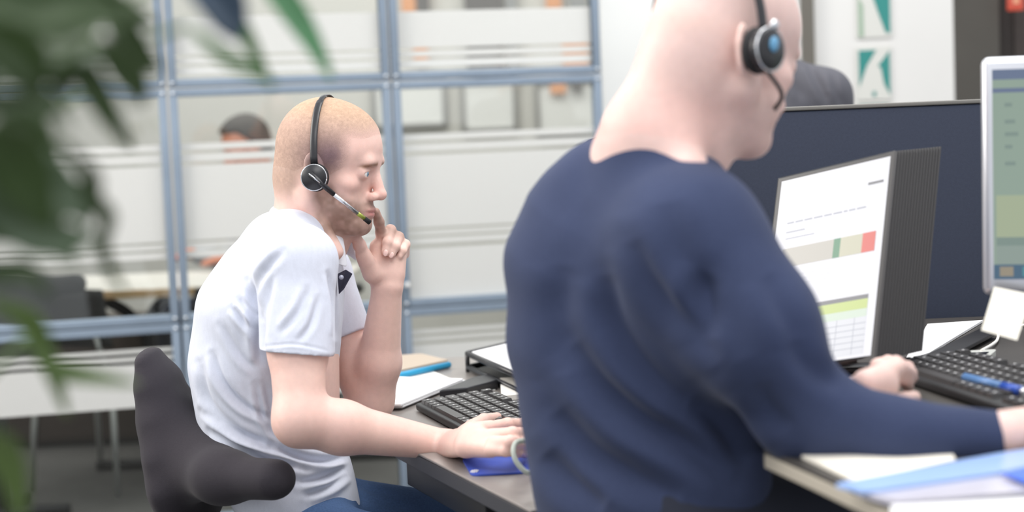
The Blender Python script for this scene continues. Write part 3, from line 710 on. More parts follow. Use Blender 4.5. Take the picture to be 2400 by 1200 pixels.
# ---- headset
hs = thing('headset', 'black wireless headset with silver microphone boom on the man in the polo shirt', 'headset', tuple(W(-.01, -.09, 0)))
rt = -HA[1]; cupc = W(.013, -.094, -.013)
cupn = nrm(rt + .10 * HA[0] + .05 * HA[2])
x_ = nrm(HA[0] - cupn * (HA[0] @ cupn)); z_ = np.cross(x_, cupn) * -1; z_ = z_ if z_[2] > 0 else -z_
CA = np.array([x_, z_, cupn])
b = MB(); b.ell(cupc - cupn * .004, (.0235, .0245, .0095), CA, 32, 16); cu = b.build('ear_cushion', M_matte, hs)
b = MB(); b.tube([cupc + cupn * .000, cupc + cupn * .010], .0225, 40); b.tube([cupc + cupn * .0098, cupc + cupn * .0125], [.0222, .0205], 40); cup = b.build('ear_cup', M_plastic, hs)
b = MB(); ringp = [cupc + cupn * .0095 + x_ * .0222 * math.cos(a) + z_ * .0222 * math.sin(a) for a in np.linspace(0, 2 * math.pi, 49)]; b.tube(ringp, .0011, 8); b.build('chrome_ring', M_chrome, cup)
# headband over the crown
bp = []
for i in range(33):
    a = math.radians(-6 + (192) * i / 32)   # right ear .. crown .. left ear
    bp.append(W(.008 - .022 * math.sin(a), -math.cos(a) * (.092 - .004 * math.sin(a)), .010 + math.sin(a) * .1185))
b = MB(); b.tube(bp, .0052, 12, flat=(HA[0], .32)); b.build('headband', M_plastic, hs)
b = MB(); b.tube(bp[1:13], .0066, 12, flat=(HA[0], .36)); b.build('band_slider', M_plastic, hs)
c2 = W(.013, .094, -.013)
b = MB(); b.ell(c2, (.0235, .0095, .0245), HA, 24, 12); b.build('ear_cushion', M_matte, hs)
# boom
p0 = cupc + cupn * .0135 + x_ * -.006 + z_ * .006; tip = A3(*P(866, 521, HP[1] - .058)); mid = A3(*P(783, 456, HP[1] - .098))
m2 = A3(*P(838, 500, HP[1] - .075))
b = MB(); b.tube([p0, p0 * .5 + mid * .5 + cupn * .002, mid], [.0058, .005, .0042], 12); bo = b.build('boom', M_plastic, hs)
b = MB(); b.tube([mid, m2], .0036, 12); b.build('silver_boom_section', M_chrome, bo)
b = MB(); m3 = m2 * .45 + tip * .55; b.tube([m2, m3], .0037, 12); b.build('green_boom_section', mat('olive_band', (150, 160, 70), .3, .3), bo)
b = MB(); b.tube([m3, tip], [.0040, .0046], 12); b.build('microphone', M_matte, bo)
b = MB(); b.tube([p0 + cupn * .0055 - x_ * .001, p0 * .55 + mid * .45 + cupn * .0075], .0012, 8); b.build('chrome_inlay', M_chrome, bo)
# ================================================================== MAN IN THE NAVY SWEATER (foreground)
nm = thing('person', 'man with shaved head in a navy blue sweater seen from behind in the foreground', 'person', (.18, 2.05, 0))
HB = head_axes(35, 20, -4); HT = 1.04; HQ = A3(*P(1692, 118, 2.06))
EX, EZ = -.038, -.024; ops, W2 = head_ops(HQ, HB, HT, EX, EZ)
nb2 = A3(*P(1535, 330, 2.03))
ops.append(('u', .03, ecap(W2(-.040, 0, -.01), nb2, (.056, .062), (.064, .066), HB[1])))
ops.append(('u', .02, ecap(W2(.0, 0, -.06), nb2 + A3(.05, .03, -.01), (.046, .044), (.056, .05), HB[1])))
ops.append(('u', .03, ecap(nb2 + A3(0, 0, .01), P(1430, 375, 2.10), .040, .028)))
ops.append(('u', .03, ecap(nb2 + A3(0, 0, .01), P(1610, 410, 1.96), .042, .030)))
sR = A3(*P(1622, 575, 1.93)); eR = A3(*P(1886, 968, 1.90)); wR = A3(*P(2358, 1030, 1.86))
sL = A3(*P(1322, 545, 2.18)); eL = A3(*P(1560, 905, 2.42)); wL = A3(*P(1972, 922, 2.42))
ch = A3(*P(1470, 560, 2.06)); pe = A3(*P(1530, 1290, 2.08))
ops += [('u', .03, ecap(nb2, ch, (.06, .06), (.12, .08), (1, -1, 0))), ('u', .03, ecap(ch, pe, (.13, .08), (.12, .09), (1, -1, 0)))]
ops += [('u', .03, ecap(nb2 - A3(0, 0, .05), sR, .045, .045)), ('u', .03, ecap(nb2 - A3(0, 0, .05), sL, .045, .045))]
ops += arm(sR, eR, wR, .84) + arm(sL, eL, wL, 1.0)
D = lambda px, py, z: A3(*PZ(px, py, z))
# left hand: thumb towards the camera, fingers over the keyboard
wq = D(1992, 905, .925); wL2 = wL
wL2 = wL; palm2 = [(wL, D(2042, 910, .935), (.028, .022), (.034, .019), (0, 1, 0)), (D(2032, 925, .93), D(2062, 905, .938), .020, .017), (D(2032, 900, .945), D(2077, 878, .95), .019, .0145)]
fing2 = [([D(2037, 938, .918), D(2082, 945, .912), D(2122, 940, .905), D(2142, 932, .900)], [.016, .0135, .0115, .0098]),
         ([D(2070, 892, .942), D(2100, 878, .938), D(2124, 892, .918), D(2128, 905, .905)], [.0125, .0105, .0095, .0085]),
         ([D(2074, 878, .95), D(2105, 862, .948), D(2132, 875, .925), D(2138, 886, .908)], [.0125, .0105, .0095, .0085]),
         ([D(2068, 866, .95), D(2100, 852, .945), D(2127, 862, .925), D(2135, 872, .910)], [.012, .010, .009, .008]),
         ([D(2057, 858, .942), D(2082, 848, .935), D(2102, 852, .92)], [.011, .009, .0075])]
ops += hand_ops(palm2, fing2, .004)
# right hand, mostly beyond the picture edge
h0 = wR
palm3 = [(wR + A3(-.005, 0, .004), wR + A3(.075, .05, .010), (.034, .030), (.042, .020), (-.5, .8, 0))]
dirn = nrm(A3(.8, .55, -.05)); sd = nrm(A3(-.55, .8, 0)); kn = wR + A3(.075, .05, .006)
fing3 = []
for j, (off, ln) in enumerate([(.030, .075), (.010, .084), (-.010, .078), (-.029, .060)]):
    a = kn + sd * off; fing3.append(([a, a + dirn * ln * .45 + A3(0, 0, .012), a + dirn * ln * .78 - A3(0, 0, .004), a + dirn * ln - A3(0, 0, .018)], [.0118, .0100, .0092, .008]))
fing3.append(([wR + dirn * .02 + sd * .03, wR + dirn * .055 + sd * .056 - A3(0, 0, .008), wR + dirn * .09 + sd * .062 - A3(0, 0, .016)], [.016, .0118, .0095]))
ops += hand_ops(palm3, fing3, .004)
def skin_col2(V):
    base = skin_col(V, None, HQ, HB, HT)
    q = (V - HQ) @ HB.T / HT; x, y, z = q.T; n = vnoise(V, 200, 5)
    hair = np.maximum(sst(-.03, .01, z + .5 * np.clip(-x, 0, .1)) * sst(.06, .04, x), 0) * (np.abs(y) < .078)
    c = lc(206, 178, 172); crown = sst(.02, .06, z) * sst(-.03, -.08, x)
    base = base * (1 - .5 * hair[:, None]) + c * (.5 * hair[:, None])
    nape = np.exp(-((x + .09) / .03) ** 2 - ((z - .0) / .018) ** 2); base = base * (1 - .35 * nape[:, None]) + lc(168, 128, 96) * .35 * nape[:, None]
    base = base * .5 + lc(218, 190, 184) * .5
    return np.clip(base, 0, 1)
V, Q = sdfmesh(ops, .0030)
mesh_obj('body', V, Q, M_skin, nm, skin_col2, smooth=3)
add_eyes(W2, HB, HT, nm)
# ---- sweater
rx = (1, -.85, 0)
T = lambda px, py, y, a, b: (A3(*P(px, py, y)), (a, b))
tor = [T(1500, 442, 2.06, .100, .054), T(1482, 528, 2.07, .148, .095), T(1462, 640, 2.08, .170, .114), T(1470, 800, 2.09, .170, .120), T(1492, 960, 2.09, .162, .120), T(1520, 1110, 2.09, .162, .122), T(1545, 1290, 2.10, .168, .128)]
so = []
for i in range(len(tor) - 1): so.append(('u', .03 if i else 0, ecap(tor[i][0], tor[i + 1][0], tor[i][1], tor[i + 1][1], rx)))
so += [('u', .05, ecap(P(1545, 475, 2.02), sR, .056, (.067, .067))), ('u', .07, ecap(P(1560, 540, 2.0), P(1600, 800, 1.985), (.08, .05), (.08, .05), rx)), ('u', .05, ecap(P(1425, 452, 2.10), sL + A3(.02, 0, 0), .050, .062))]
mR = A3(*P(1774, 770, 1.88))
so += [('u', .09, ecap(sR, mR, .066, .064)), ('u', .05, ecap(mR, eR, .064, .056)), ('u', .03, ecap(eR, P(2100, 1025, 1.87), .056, .045)), ('u', .02, ecap(P(2100, 1025, 1.87), P(2345, 1036, 1.862), .045, (.036, .036)))]
mL = sL * .5 + eL * .5
so += [('u', .03, ecap(sL + A3(.03, 0, 0), eL, .066, .056)), ('u', .02, ecap(eL, P(1956, 925, 2.42), .054, .040))]
nw = nrm(wR - eR); so.append(('s', .004, cutter(A3(*P(2352, 1035, 1.862)), nw, .075, .10))); so.append(('s', .003, ecap(P(2370, 1034, 1.865), P(2400, 1034, 1.86), .031, .031)))
nl = nrm(wL - eL); so.append(('s', .003, cutter(A3(*P(1956, 925, 2.42)), nl, .06, .08)))
so.append(('u', .03, ecap(nb2 - A3(0, 0, .07), nb2 + A3(.004, .004, .03), .075, .072)))
so.append(('s', .006, cutter(nb2 + A3(0, 0, -.006), nrm(A3(.30, .10, 1)), .20, .3)))
foldsN = creases([
    ([(1560, 470), (1580, 560), (1640, 660), (1700, 760), (1740, 850)], 30, .004), ([(1480, 560), (1520, 660), (1600, 760), (1680, 860)], 18, .006),
    ([(1340, 800), (1400, 900), (1500, 985), (1620, 1050), (1720, 1120)], 20, .009), ([(1300, 960), (1380, 1060), (1480, 1120), (1600, 1180)], 22, .008),
    ([(1420, 640), (1440, 760), (1520, 880), (1620, 960)], 18, .006), ([(1280, 1060), (1340, 1130), (1420, 1190)], 20, .007), ([(1660, 640), (1640, 700), (1660, 800)], 18, .006),
    ([(1320, 620), (1310, 760), (1330, 880)], 24, .004), ([(1620, 940), (1700, 1010), (1760, 1100)], 18, .006), ([(1800, 640), (1840, 730), (1880, 800)], 18, .003),
    ([(1860, 800), (1900, 860), (1980, 900)], 18, .004), ([(1780, 900), (1800, 960), (1850, 1010)], 18, .004)], .35, 1.5, 2.3)
def navy(V): return np.clip(lc(58, 66, 92) * (1 + .05 * vnoise(V, 30, 4)[:, None]), 0, 1)
V, Q = sdfmesh(so, .0036)
sw = mesh_obj('sweater', V, Q, M_knit, nm, navy, lambda V, N: foldsN(V, N) + .002 * vnoise(V, 10, 3), smooth=4)
# rib at neck
c = nb2 + A3(.002, .004, .036)
# trousers
hp = A3(*P(1545, 1290, 2.10)); hp[2] = .74
fw2 = nrm(A3(.88, .45, 0)); lf2 = A3(-fw2[1], fw2[0], 0)
jo = [('u', 0, ecap(hp + A3(0, 0, .03), hp - A3(0, 0, .03), (.165, .13), (.165, .13), lf2))]
fe = []
for sg in (-1, 1):
    a = hp + lf2 * .09 * sg; k_ = a + fw2 * .42 - A3(0, 0, .0); f_ = k_ + fw2 * .05 - A3(0, 0, .45); fe.append(f_)
    jo += [('u', .04, ecap(a, k_, .088, .068)), ('u', .03, ecap(k_, f_, .066, .055))]
jo.append(('s', .003, plane(fe[0], A3(0, 0, 1))))
V, Q = sdfmesh(jo, .008); mesh_obj('trousers', V, Q, mat('dark_trousers', (34, 38, 52), .9), nm)
for f_ in fe:
    z0 = f_[2] - .09
    so_ = [('u', 0, ecap(A3(f_[0], f_[1], z0 + .045), A3(f_[0], f_[1], z0 + .04) + fw2 * .15, (.04, .045), (.042, .034), lf2)), ('u', .03, ecap(A3(f_[0], f_[1], z0 + .05), f_ + A3(0, 0, .02), .042, .045)), ('s', .004, plane((0, 0, z0 + .004), (0, 0, 1)))]
    V, Q = sdfmesh(so_, .006); mesh_obj('shoe', V, Q, mat('dark_leather', (40, 38, 38), .5), nm)
footz = fe[0][2] - .09
# ---- headset
hs = thing('headset', 'black headset on the shaved head of the man in the navy sweater', 'headset', tuple(W2(-.01, -.09, 0)))
rt = -HB[1]; cc = W2(EX + .012, -.093, EZ + .002); cupn = nrm(rt + .12 * HB[0]); x_ = nrm(HB[0] - cupn * (HB[0] @ cupn)); z_ = np.cross(cupn, x_); z_ = z_ if z_[2] > 0 else -z_; CA = np.array([x_, z_, cupn])
b = MB(); b.ell(cc - cupn * .001, (.028, .029, .013), CA, 32, 16); b.build('ear_cushion', M_matte, hs)
b = MB(); b.tube([cc + cupn * .004, cc + cupn * .018], .026, 40); b.tube([cc + cupn * .018, cc + cupn * .021], [.0258, .023], 40); cup = b.build('ear_cup', M_plastic, hs)
b = MB(); b.tube([cc + cupn * .0175 + x_ * .026 * math.cos(a) + z_ * .026 * math.sin(a) for a in np.linspace(0, 2 * math.pi, 41)], .0013, 8); b.build('chrome_ring', M_chrome, cup)
b = MB(); b.ell(cc + cupn * .022 + z_ * .006, (.008, .010, .004), CA, 16, 8); b.build('blue_button', mat('blue_cap', (96, 150, 186), .2), cup)
b = MB(); b.ell(cc + cupn * .017 + z_ * .031, (.0065, .0065, .005), CA, 16, 8); b.build('silver_hinge', M_chrome, cup)
bp = []
for i in range(33):
    a = math.radians(4 + 178 * i / 32); bp.append(W2(EX + .012 - .045 * math.sin(a) ** 1.3 if math.sin(a) > 0 else EX + .012, -math.cos(a) * .0975, EZ + .01 + math.sin(a) * .142))
b = MB(); b.tube(bp, .0078, 12, flat=(HB[0], .36)); b.build('headband', M_plastic, hs)
b = MB(); b.ell(W2(EX + .012, .094, EZ), (.026, .013, .027), HB, 24, 12); b.build('ear_cushion', M_matte, hs)
b = MB(); pts = spline([cc + cupn * .010 - z_ * .020, W2(.035, -.080, -.055), A3(*P(1790, 282, 2.05))], 8); b.tube(pts, .0028, 10); bo = b.build('boom', M_plastic, hs)
b = MB(); b.ell(P(1792, 287, 2.05), (.013, .010, .010), HB, 16, 10); b.build('microphone', M_matte, bo)
# ================================================================== OFFICE CHAIR of the man in the polo shirt
M_chair = mat('charcoal_wool', (56, 53, 58), .95, noise=.05, nscale=300, bump=.35, bscale=1100, spec=.12, sheen=.08)
oc = thing('office_chair', 'charcoal upholstered office chair with wing shaped armrest, behind the polo shirt', 'office chair', (-.42, 2.87, 0))
sdY = (.10, 1, 0)
pts = [(350, 842, .060, .020), (372, 900, .085, .028), (398, 970, .115, .033), (420, 1040, .150, .040), (440, 1110, .165, .044), (452, 1200, .150, .040)]
co = []
for i in range(len(pts) - 1):
    a, c = pts[i], pts[i + 1]; co.append(('u', .03 if i else 0, ecap(P(a[0], a[1], 2.90), P(c[0], c[1], 2.90), (a[2], a[3]), (c[2], c[3]), sdY)))
co += [('u', .05, ecap(P(420, 1000, 2.86), P(500, 1085, 2.76), (.06, .04), (.05, .045), (0, 1, 0))), ('u', .05, ecap(P(440, 1105, 2.80), P(530, 1118, 2.68), (.040, .036), (.036, .040), (0, 0, 1))), ('u', .05, ecap(P(515, 1118, 2.68), P(642, 1124, 2.60), (.036, .040), (.0335, .038), (0, 0, 1)))]
co += [('u', .05, ecap(P(440, 1105, 3.0), P(520, 1115, 3.12), (.045, .050), (.034, .040), (0, 0, 1))), ('u', .04, ecap(P(515, 1115, 3.12), P(600, 1118, 3.18), (.036, .040), (.0335, .036), (0, 0, 1)))]
V, Q = sdfmesh(co, .0045); mesh_obj('backrest', V, Q, M_chair, oc, smooth=3)
so_ = [('u', 0, elli((-.36, 2.87, .46), (.23, .22, .045))), ('u', .04, ecap((-.20, 2.87, .475), (-.12, 2.87, .485), .04, .035)), ('s', .002, plane((0, 0, .435), (0, 0, 1)))]
so_[-1] = ('s', .01, ecap((-.3, 2.72, .56), (-.1, 2.70, .56), .05, .05))
V, Q = sdfmesh(so_, .008); mesh_obj('seat', V, Q, M_chair, oc, smooth=2)
def chair_base(root, cx, cy, zt, r=.30):
    b = MB(); b.tube([(cx, cy, .10), (cx, cy, zt)], .026, 16); b.tube([(cx, cy, .08), (cx, cy, zt * .55)], .034, 16); b.build('gas_column', M_dblack, root)
    for k in range(5):
        a = 2 * math.pi * k / 5 + .3; e = A3(cx + r * math.cos(a), cy + r * math.sin(a), .075)
        b = MB(); b.tube([A3(cx, cy, .11), e], [.026, .016], 10); l = b.build('base_arm', M_dblack, root)
        b = MB(); t = A3(-math.sin(a), math.cos(a), 0); b.tube([e - t * .022 - A3(0, 0, .047), e - t * .006 - A3(0, 0, .047)], .028, 16); b.tube([e + t * .006 - A3(0, 0, .047), e + t * .022 - A3(0, 0, .047)], .028, 16); b.tube([e, e - A3(0, 0, .047)], .008, 8); b.build('castor', M_plastic, l)
chair_base(oc, -.36, 2.87, .43)
b = MB(); b.tube(spline([(-.40, 2.87, .43), (-.62, 2.89, .44), A3(*P(450, 1190, 2.90))], 8), .022, 10, flat=((0, 1, 0), .5)); b.build('back_support', M_dblack, oc)
st = thing('drafting_chair', 'dark drafting chair under the man in the navy sweater', 'chair', (hp[0], hp[1], 0))
b = MB(); b.ell((hp[0] + .05, hp[1], hp[2] - .175), (.23, .22, .045)); b.build('seat', M_chair, st)
chair_base(st, hp[0] + .05, hp[1], hp[2] - .20, .31)
b = MB(); b.tube([A3(hp[0] + .05 + .36 * math.cos(a), hp[1] + .36 * math.sin(a), footz - .008) for a in np.linspace(0, 2 * math.pi, 41)], .011, 10)
for a in (.3, 1.87, 3.44, 5.0): b.tube([(hp[0] + .05, hp[1], footz + .02), (hp[0] + .05 + .36 * math.cos(a), hp[1] + .36 * math.sin(a), footz - .008)], .007, 8)
b.build('foot_ring', M_grey, st)
# dark chair back peeking over the left shoulder of the foreground man
fc = thing('office_chair', 'black high-backed chair showing only its top corner beside the navy shoulder', 'office chair', tuple(A3(*P(1440, 400, 2.95)) * A3(1, 1, 0)))
c0 = A3(*P(1428, 322, 2.95))
V, Q = sdfmesh([('u', 0, ecap(c0 + A3(0, 0, -.02), c0 - A3(0, 0, .40), (.055, .025), (.16, .035), (1, 0, 0)))], .008); 
mesh_obj('backrest', V, Q, M_chair, fc, smooth=2)
b = MB(); b.ell((c0[0], c0[1] - .0, .80), (.16, .10, .035)); b.tube([c0 - A3(0, -.03, .35), (c0[0], c0[1] + .03, .80)], .02, 8); b.build('seat', M_chair, fc)
# ================================================================== THINGS ON THE LEFT DESK
def keyboard(name, label, origin, ex, ey, wdt, dep, rows=6, cols=19, keycol=(48, 46, 46)):
    """origin = front left corner, ex = along the keys, ey = towards the back"""
    k = thing(name, label, 'keyboard', tuple(origin)); ex = nrm(ex); ey = nrm(ey); up = A3(0, 0, 1); ax = [ex, ey, up]
    tilt = nrm(ey + up * .07); nn = np.cross(ex, tilt); ax = [ex, tilt, nn]
    c = origin + ex * wdt / 2 + tilt * dep / 2 + nn * .007
    b = MB(); b.box(c, (wdt, dep, .014), ax, bev=.004); b.build('body', mat('keyboard_case', (40, 40, 42), .5), k)
    b = MB(); kw = (wdt - .016) / cols; kd = (dep - .016) / rows; r_ = random.Random(3)
    for r in range(rows):
        j = 0
        while j < cols:
            span = 1
            if r == 0 and j == 4: span = 6
            elif r in (1, 2, 3) and j in (0, 13): span = 2
            span = min(span, cols - j)
            if (j + span > 15 and j < 15) : span = 15 - j if 15 - j > 0 else 1
            if j == 15: j += 1; continue
            if r == rows - 1 and j in (1, 6): j += 1; continue
            cc = origin + ex * (.008 + kw * (j + span / 2)) + tilt * (.008 + kd * (r + .5 + (.25 if r == rows - 1 else 0) * .4)) + nn * .0175
            w_, d_ = kw * span - .0016, kd - .002
            q = [cc + ex * w_ / 2 * a + tilt * d_ / 2 * b2 - nn * .005 for a, b2 in ((-1, -1), (1, -1), (1, 1), (-1, 1))]
            q2 = [cc + ex * (w_ / 2 - .0022) * a + tilt * (d_ / 2 - .0022) * b2 + nn * .003 for a, b2 in ((-1, -1), (1, -1), (1, 1), (-1, 1))]
            b.cur = 0; b.add(q + q2, [(0, 1, 2, 3), (4, 7, 6, 5), (0, 4, 5, 1), (1, 5, 6, 2), (2, 6, 7, 3), (3, 7, 4, 0)])
            if span < 3:   # printed legend
                b.cur = 1; s_ = .0022; c2 = cc + nn * .0032 - ex * .001 + tilt * .001
                b.add([c2 + ex * s_ * a + tilt * s_ * .8 * b2 for a, b2 in ((-1, -1), (1, -1), (1, 1), (-1, 1))], [(0, 1, 2, 3)])
            j += span
    b.build('keys', [mat('key_caps', (62, 60, 60), .38), mat('key_print', (225, 225, 225), .5)], k, bevel=.0)
    return k
zk = D1 + .001
ko = A3(*PZ(975, 962, zk)); kx = A3(*PZ(1075, 1017, zk)) - ko; ky = np.cross(A3(0, 0, 1), nrm(kx))
keyboard('keyboard', 'black keyboard with dense small keys on the left desk beside the hand', ko, kx, ky, .44, .155)
def sheet(name, label, px, z, m_, th=.0012, cat='paper', zoff=None, group=None):
    q = [A3(*PZ(x, y, z)) for x, y in px]; b = MB(); b.prism(q, (0, 0, th)); return tag(b.build(name, m_, bevel=.0), label, cat, group)
# papers
sheet('paper_sheet', 'single off-white sheet lying behind the white paper pile', [(880, 905), (1008, 868), (1068, 893), (955, 930)], D1 + .0005, M_paper2)
pp = thing('paper_stack', 'thick pile of bright white paper between forearm and keyboard', 'paper', tuple(PZ(980, 925, D1)))
for i, (dx, dy) in enumerate([(0, 0), (3, -3), (-2, -6)]):
    z = D1 + .0025 + i * .0042
    b = MB(); b.prism([A3(*PZ(x + dx, y + dy, z)) for x, y in [(870, 958), (868, 890), (1088, 897), (942, 957)]], (0, 0, .0032)); b.build('sheets', M_paper, pp)
nb = thing('notebook', 'brown notebook with a bright blue spine at the far corner of the desk', 'notebook', tuple(PZ(950, 860, D1)))
q = [A3(*PZ(x, y, D1 + .001)) for x, y in [(868, 893), (876, 846), (988, 838), (1050, 853)]]
b = MB(); b.prism(q, (0, 0, .010)); b.build('cover', mat('kraft_cover', (176, 162, 146), .7), nb, bevel=.001)
b = MB(); b.tube([A3(*PZ(870, 895, D1 + .008)), A3(*PZ(1052, 855, D1 + .008))], .0075, 12); b.build('blue_spine', mat('bright_blue', (36, 150, 196), .4), nb)
bx = thing('docking_station', 'flat black docking bar with ports behind the left keyboard', 'docking station', tuple(PZ(1100, 915, D1)))
q = [A3(*PZ(x, y, D1 + .001)) for x, y in [(1030, 938), (1110, 905), (1150, 898), (1168, 912), (1095, 932)]]
b = MB(); b.prism(q, (0, 0, .020)); b.build('body', M_plastic, bx, bevel=.003)
q0 = A3(*PZ(1110, 930, D1 + .012)); q1 = A3(*PZ(1166, 914, D1 + .012)); e_ = nrm(q1 - q0); n_2 = A3(e_[1], -e_[0], 0)
b = MB()
for t in (.2, .4, .6, .8): b.box(q0 + (q1 - q0) * t + n_2 * .002, (.007, .004, .007), [e_, n_2, (0, 0, 1)])
b.build('ports', mat('port_metal', (150, 150, 150), .3, .7), bx)
sheet('card', 'small white card leaning on the grey card by the docking bar', [(1172, 897), (1225, 893), (1228, 935), (1176, 940)], D1 + .001, M_paper2, .010, 'card')
sheet('card', 'thin pale card farthest from the left keyboard, under the letter tray', [(1178, 889), (1240, 880), (1250, 893), (1200, 902)], D1 + .001, M_paper, .003, 'card')
# letter tray
tr_ = thing('letter_tray', 'black letter tray with papers at the back of the left desk', 'tray', tuple(PZ(1180, 850, D1)))
TA, TB, TD = A3(*PZ(1095, 830, D1 + .04)), A3(*PZ(1300, 782, D1 + .04)), A3(*PZ(1222, 886, D1 + .04)); TC = TB + TD - TA
t1, t2 = nrm(TB - TA), nrm(TD - TA)
for zz, nm_ in ((D1 + .004, 'lower_deck'), (D1 + .034, 'upper_deck')):
    dz = A3(0, 0, zz - (D1 + .04)); q = [TA + dz, TB + dz, TC + dz, TD + dz]
    b = MB(); b.prism(q, (0, 0, .003))
    for u, v in ((0, 1), (0, 3), (1, 2)):
        b.tube([q[u] + A3(0, 0, .008), q[v] + A3(0, 0, .008)], .0055, 8)
    b.build(nm_, M_plastic, tr_)
for q in (TA, TB, TC, TD): b = MB(); b.tube([q - A3(0, 0, .039), q + A3(0, 0, .004)], .005, 8); b.build('corner_post', M_plastic, tr_)
q = [TA + t1 * .012 + t2 * .012, TB - t1 * .012 + t2 * .012, TC - t1 * .012 - t2 * .012, TD + t1 * .012 - t2 * .012]
b = MB(); b.prism([p + A3(0, 0, -.001) for p in q], (0, 0, .006)); tag(b.build('paper_sheet', M_paper), 'white paper pile lying in the black letter tray', 'paper')
b = MB(); q2 = [q[0] * .35 + q[3] * .65 + t1 * .03, q[1] * .35 + q[2] * .65, q[2] - t2 * .01, q[3] - t2 * .01 + t1 * .05]
b.prism([p + A3(0, 0, .0055) for p in q2], (0, 0, .002)); tag(b.build('leaflet', mat('pale_blue_print', (150, 170, 205), .6)), 'pale blue leaflet on the paper in the letter tray', 'leaflet')
# mouse pad, mouse and cable
mp = thing('mouse_pad', 'bright blue mouse pad at the front edge of the left desk', 'mouse pad', tuple(PZ(1160, 1100, D1)))
def rpoly(pts, r=.25, n=5):
    out = []; N_ = len(pts)
    for i in range(N_):
        a, p_, c_ = pts[i - 1], pts[i], pts[(i + 1) % N_]; s_ = p_ + (a - p_) * r; e_ = p_ + (c_ - p_) * r
        for k in range(n + 1): t = k / n; out.append((1 - t) ** 2 * s_ + 2 * t * (1 - t) * p_ + t * t * e_)
    return out
q = [A3(*PZ(x, y, D1 + .0006)) for x, y in [(1083, 1078), (1105, 1117), (1290, 1107), (1300, 1030), (1150, 1040)]]
b = MB(); b.prism(rpoly(q, .12), (0, 0, .0030)); b.build('pad', mat('royal_blue', (58, 82, 178), .6), mp)
b = MB(); lo_ = A3(*PZ(1112, 1104, D1 + .0042)); xx = nrm(A3(*PZ(1122, 1104, D1)) - A3(*PZ(1112, 1104, D1))); yy = A3(-xx[1], xx[0], 0)
for dx in (-.0045, -.0015, .0015, .0045):
    b.box(lo_ + xx * dx, (.0016, .022 if abs(dx) < .002 else .016, .0004), [xx, yy, (0, 0, 1)])
b.box(lo_ + yy * .000, (.011, .002, .0004), [xx, yy, (0, 0, 1)])
b.build('white_mark', M_paper, mp)
ms = A3(*PZ(1222, 1045, D1 + .01)); mm = thing('computer_mouse', 'grey computer mouse under the fingers on the blue pad', 'mouse', tuple(ms * A3(1, 1, 0) + A3(0, 0, D1)))
V, Q = sdfmesh([('u', 0, elli(ms + A3(.005, 0, 0), (.052, .030, .022))), ('s', .002, plane((0, 0, D1 + .0045), (0, 0, 1)))], .003); mesh_obj('body', V, Q, mat('mouse_grey', (150, 152, 158), .4), mm)
b = MB(); b.tube(spline([ms + A3(.05, 0, .0), A3(*P(1262, 1075, 2.36)), A3(*P(1240, 1108, 2.33)), A3(*P(1212, 1085, 2.33)), A3(*P(1203, 1055, 2.34)), A3(*P(1214, 1035, 2.36)), A3(*P(1250, 1040, 2.40)), A3(*P(1290, 1090, 2.42))], 10), .0038, 10)
tag(b.build('cable_loop', mat('grey_cable', (168, 174, 166), .5)), 'grey-green cable loop curling in front of the mouse hand', 'cable')
# ================================================================== THINGS ON THE RIGHT DESK
M_scr = mat('screen_white', (244, 244, 252), .3, emit=.82)
def emc(n, *c, e=1.0): return mat(n, c, .3, emit=e * .82)
mo = thing('monitor', 'monitor showing a white report page with a red and green bar', 'monitor', tuple(P(2010, 840, 2.55) * A3(1, 1, 0) + A3(0, 0, D2)))
TL = A3(*P(1831, 425, 2.58)); TR = A3(*P(2095, 363, 2.444)); BL = A3(*P(1779, 869, 2.483)); 
e = TR - TL; g = BL - TL; Wm = np.linalg.norm(e); e = nrm(e); g = g - e * (g @ e) * .0; n3 = nrm(np.cross(e, g)); n3 = n3 if n3 @ (CAM - TL) > 0 else -n3
SP = lambda u, v, o=0: TL + (TR - TL) * u + (BL - TL) * v + n3 * o      # v down
b = MB(); q = [SP(-.05, -.03), SP(1.0, -.03), SP(1.0, 1.012), SP(-.05, 1.012)]
bd = n3 * -.022; b.prism([p + n3 * -.002 for p in q], bd); b.build('housing', M_plastic, mo, bevel=.003)
b = MB()
def quad(u0, v0, u1, v1, m_, o): b.cur = m_; b.prism([SP(u0, v0, o), SP(u1, v0, o), SP(u1, v1, o), SP(u0, v1, o)], n3 * .0002)
quad(0, 0, 1, 1, 0, -.0018)
quad(.80, .115, .93, .128, 6, -.0010)
rr = random.Random(5)
u = .10
while u < .80: wv = rr.uniform(.03, .08); quad(u, .235, min(u + wv, .8), .243, 7, -.001); u += wv + .015
quad(.10, .285, .27, .292, 7, -.001); quad(.10, .32, .36, .325, 7, -.001)
quad(.09, .375, .91, .475, 1, -.0012); quad(.55, .375, .61, .475, 2, -.0008); quad(.61, .375, .80, .475, 3, -.0008); quad(.80, .375, .91, .475, 4, -.0008)
for v in (.52, .545, .57): quad(.09, v, .55, v + .003, 8, -.001)
quad(.08, .690, .97 - .07, .712, 6, -.0010); quad(.08, .712, .90, .76, 5, -.0008); quad(.08, .76, .90, .80, 9, -.001); quad(.08, .80, .90, .985, 8, -.0012)
for v in (.83, .86, .89, .92, .95): quad(.08, v, .90, v + .003, 7, -.0008)
for u in (.2, .35, .5, .65, .8): quad(u, .80, u + .003, .985, 7, -.0008)
b.build('screen', [M_scr, emc('scr_grey', 196, 192, 184), emc('scr_green', 66, 140, 104), emc('scr_beige', 204, 202, 178), emc('scr_red', 226, 92, 84), emc('scr_lime', 200, 218, 130), emc('scr_dark', 110, 112, 120), emc('scr_text', 176, 180, 194), emc('scr_pale', 228, 230, 238), emc('scr_mint', 214, 230, 214)], mo)
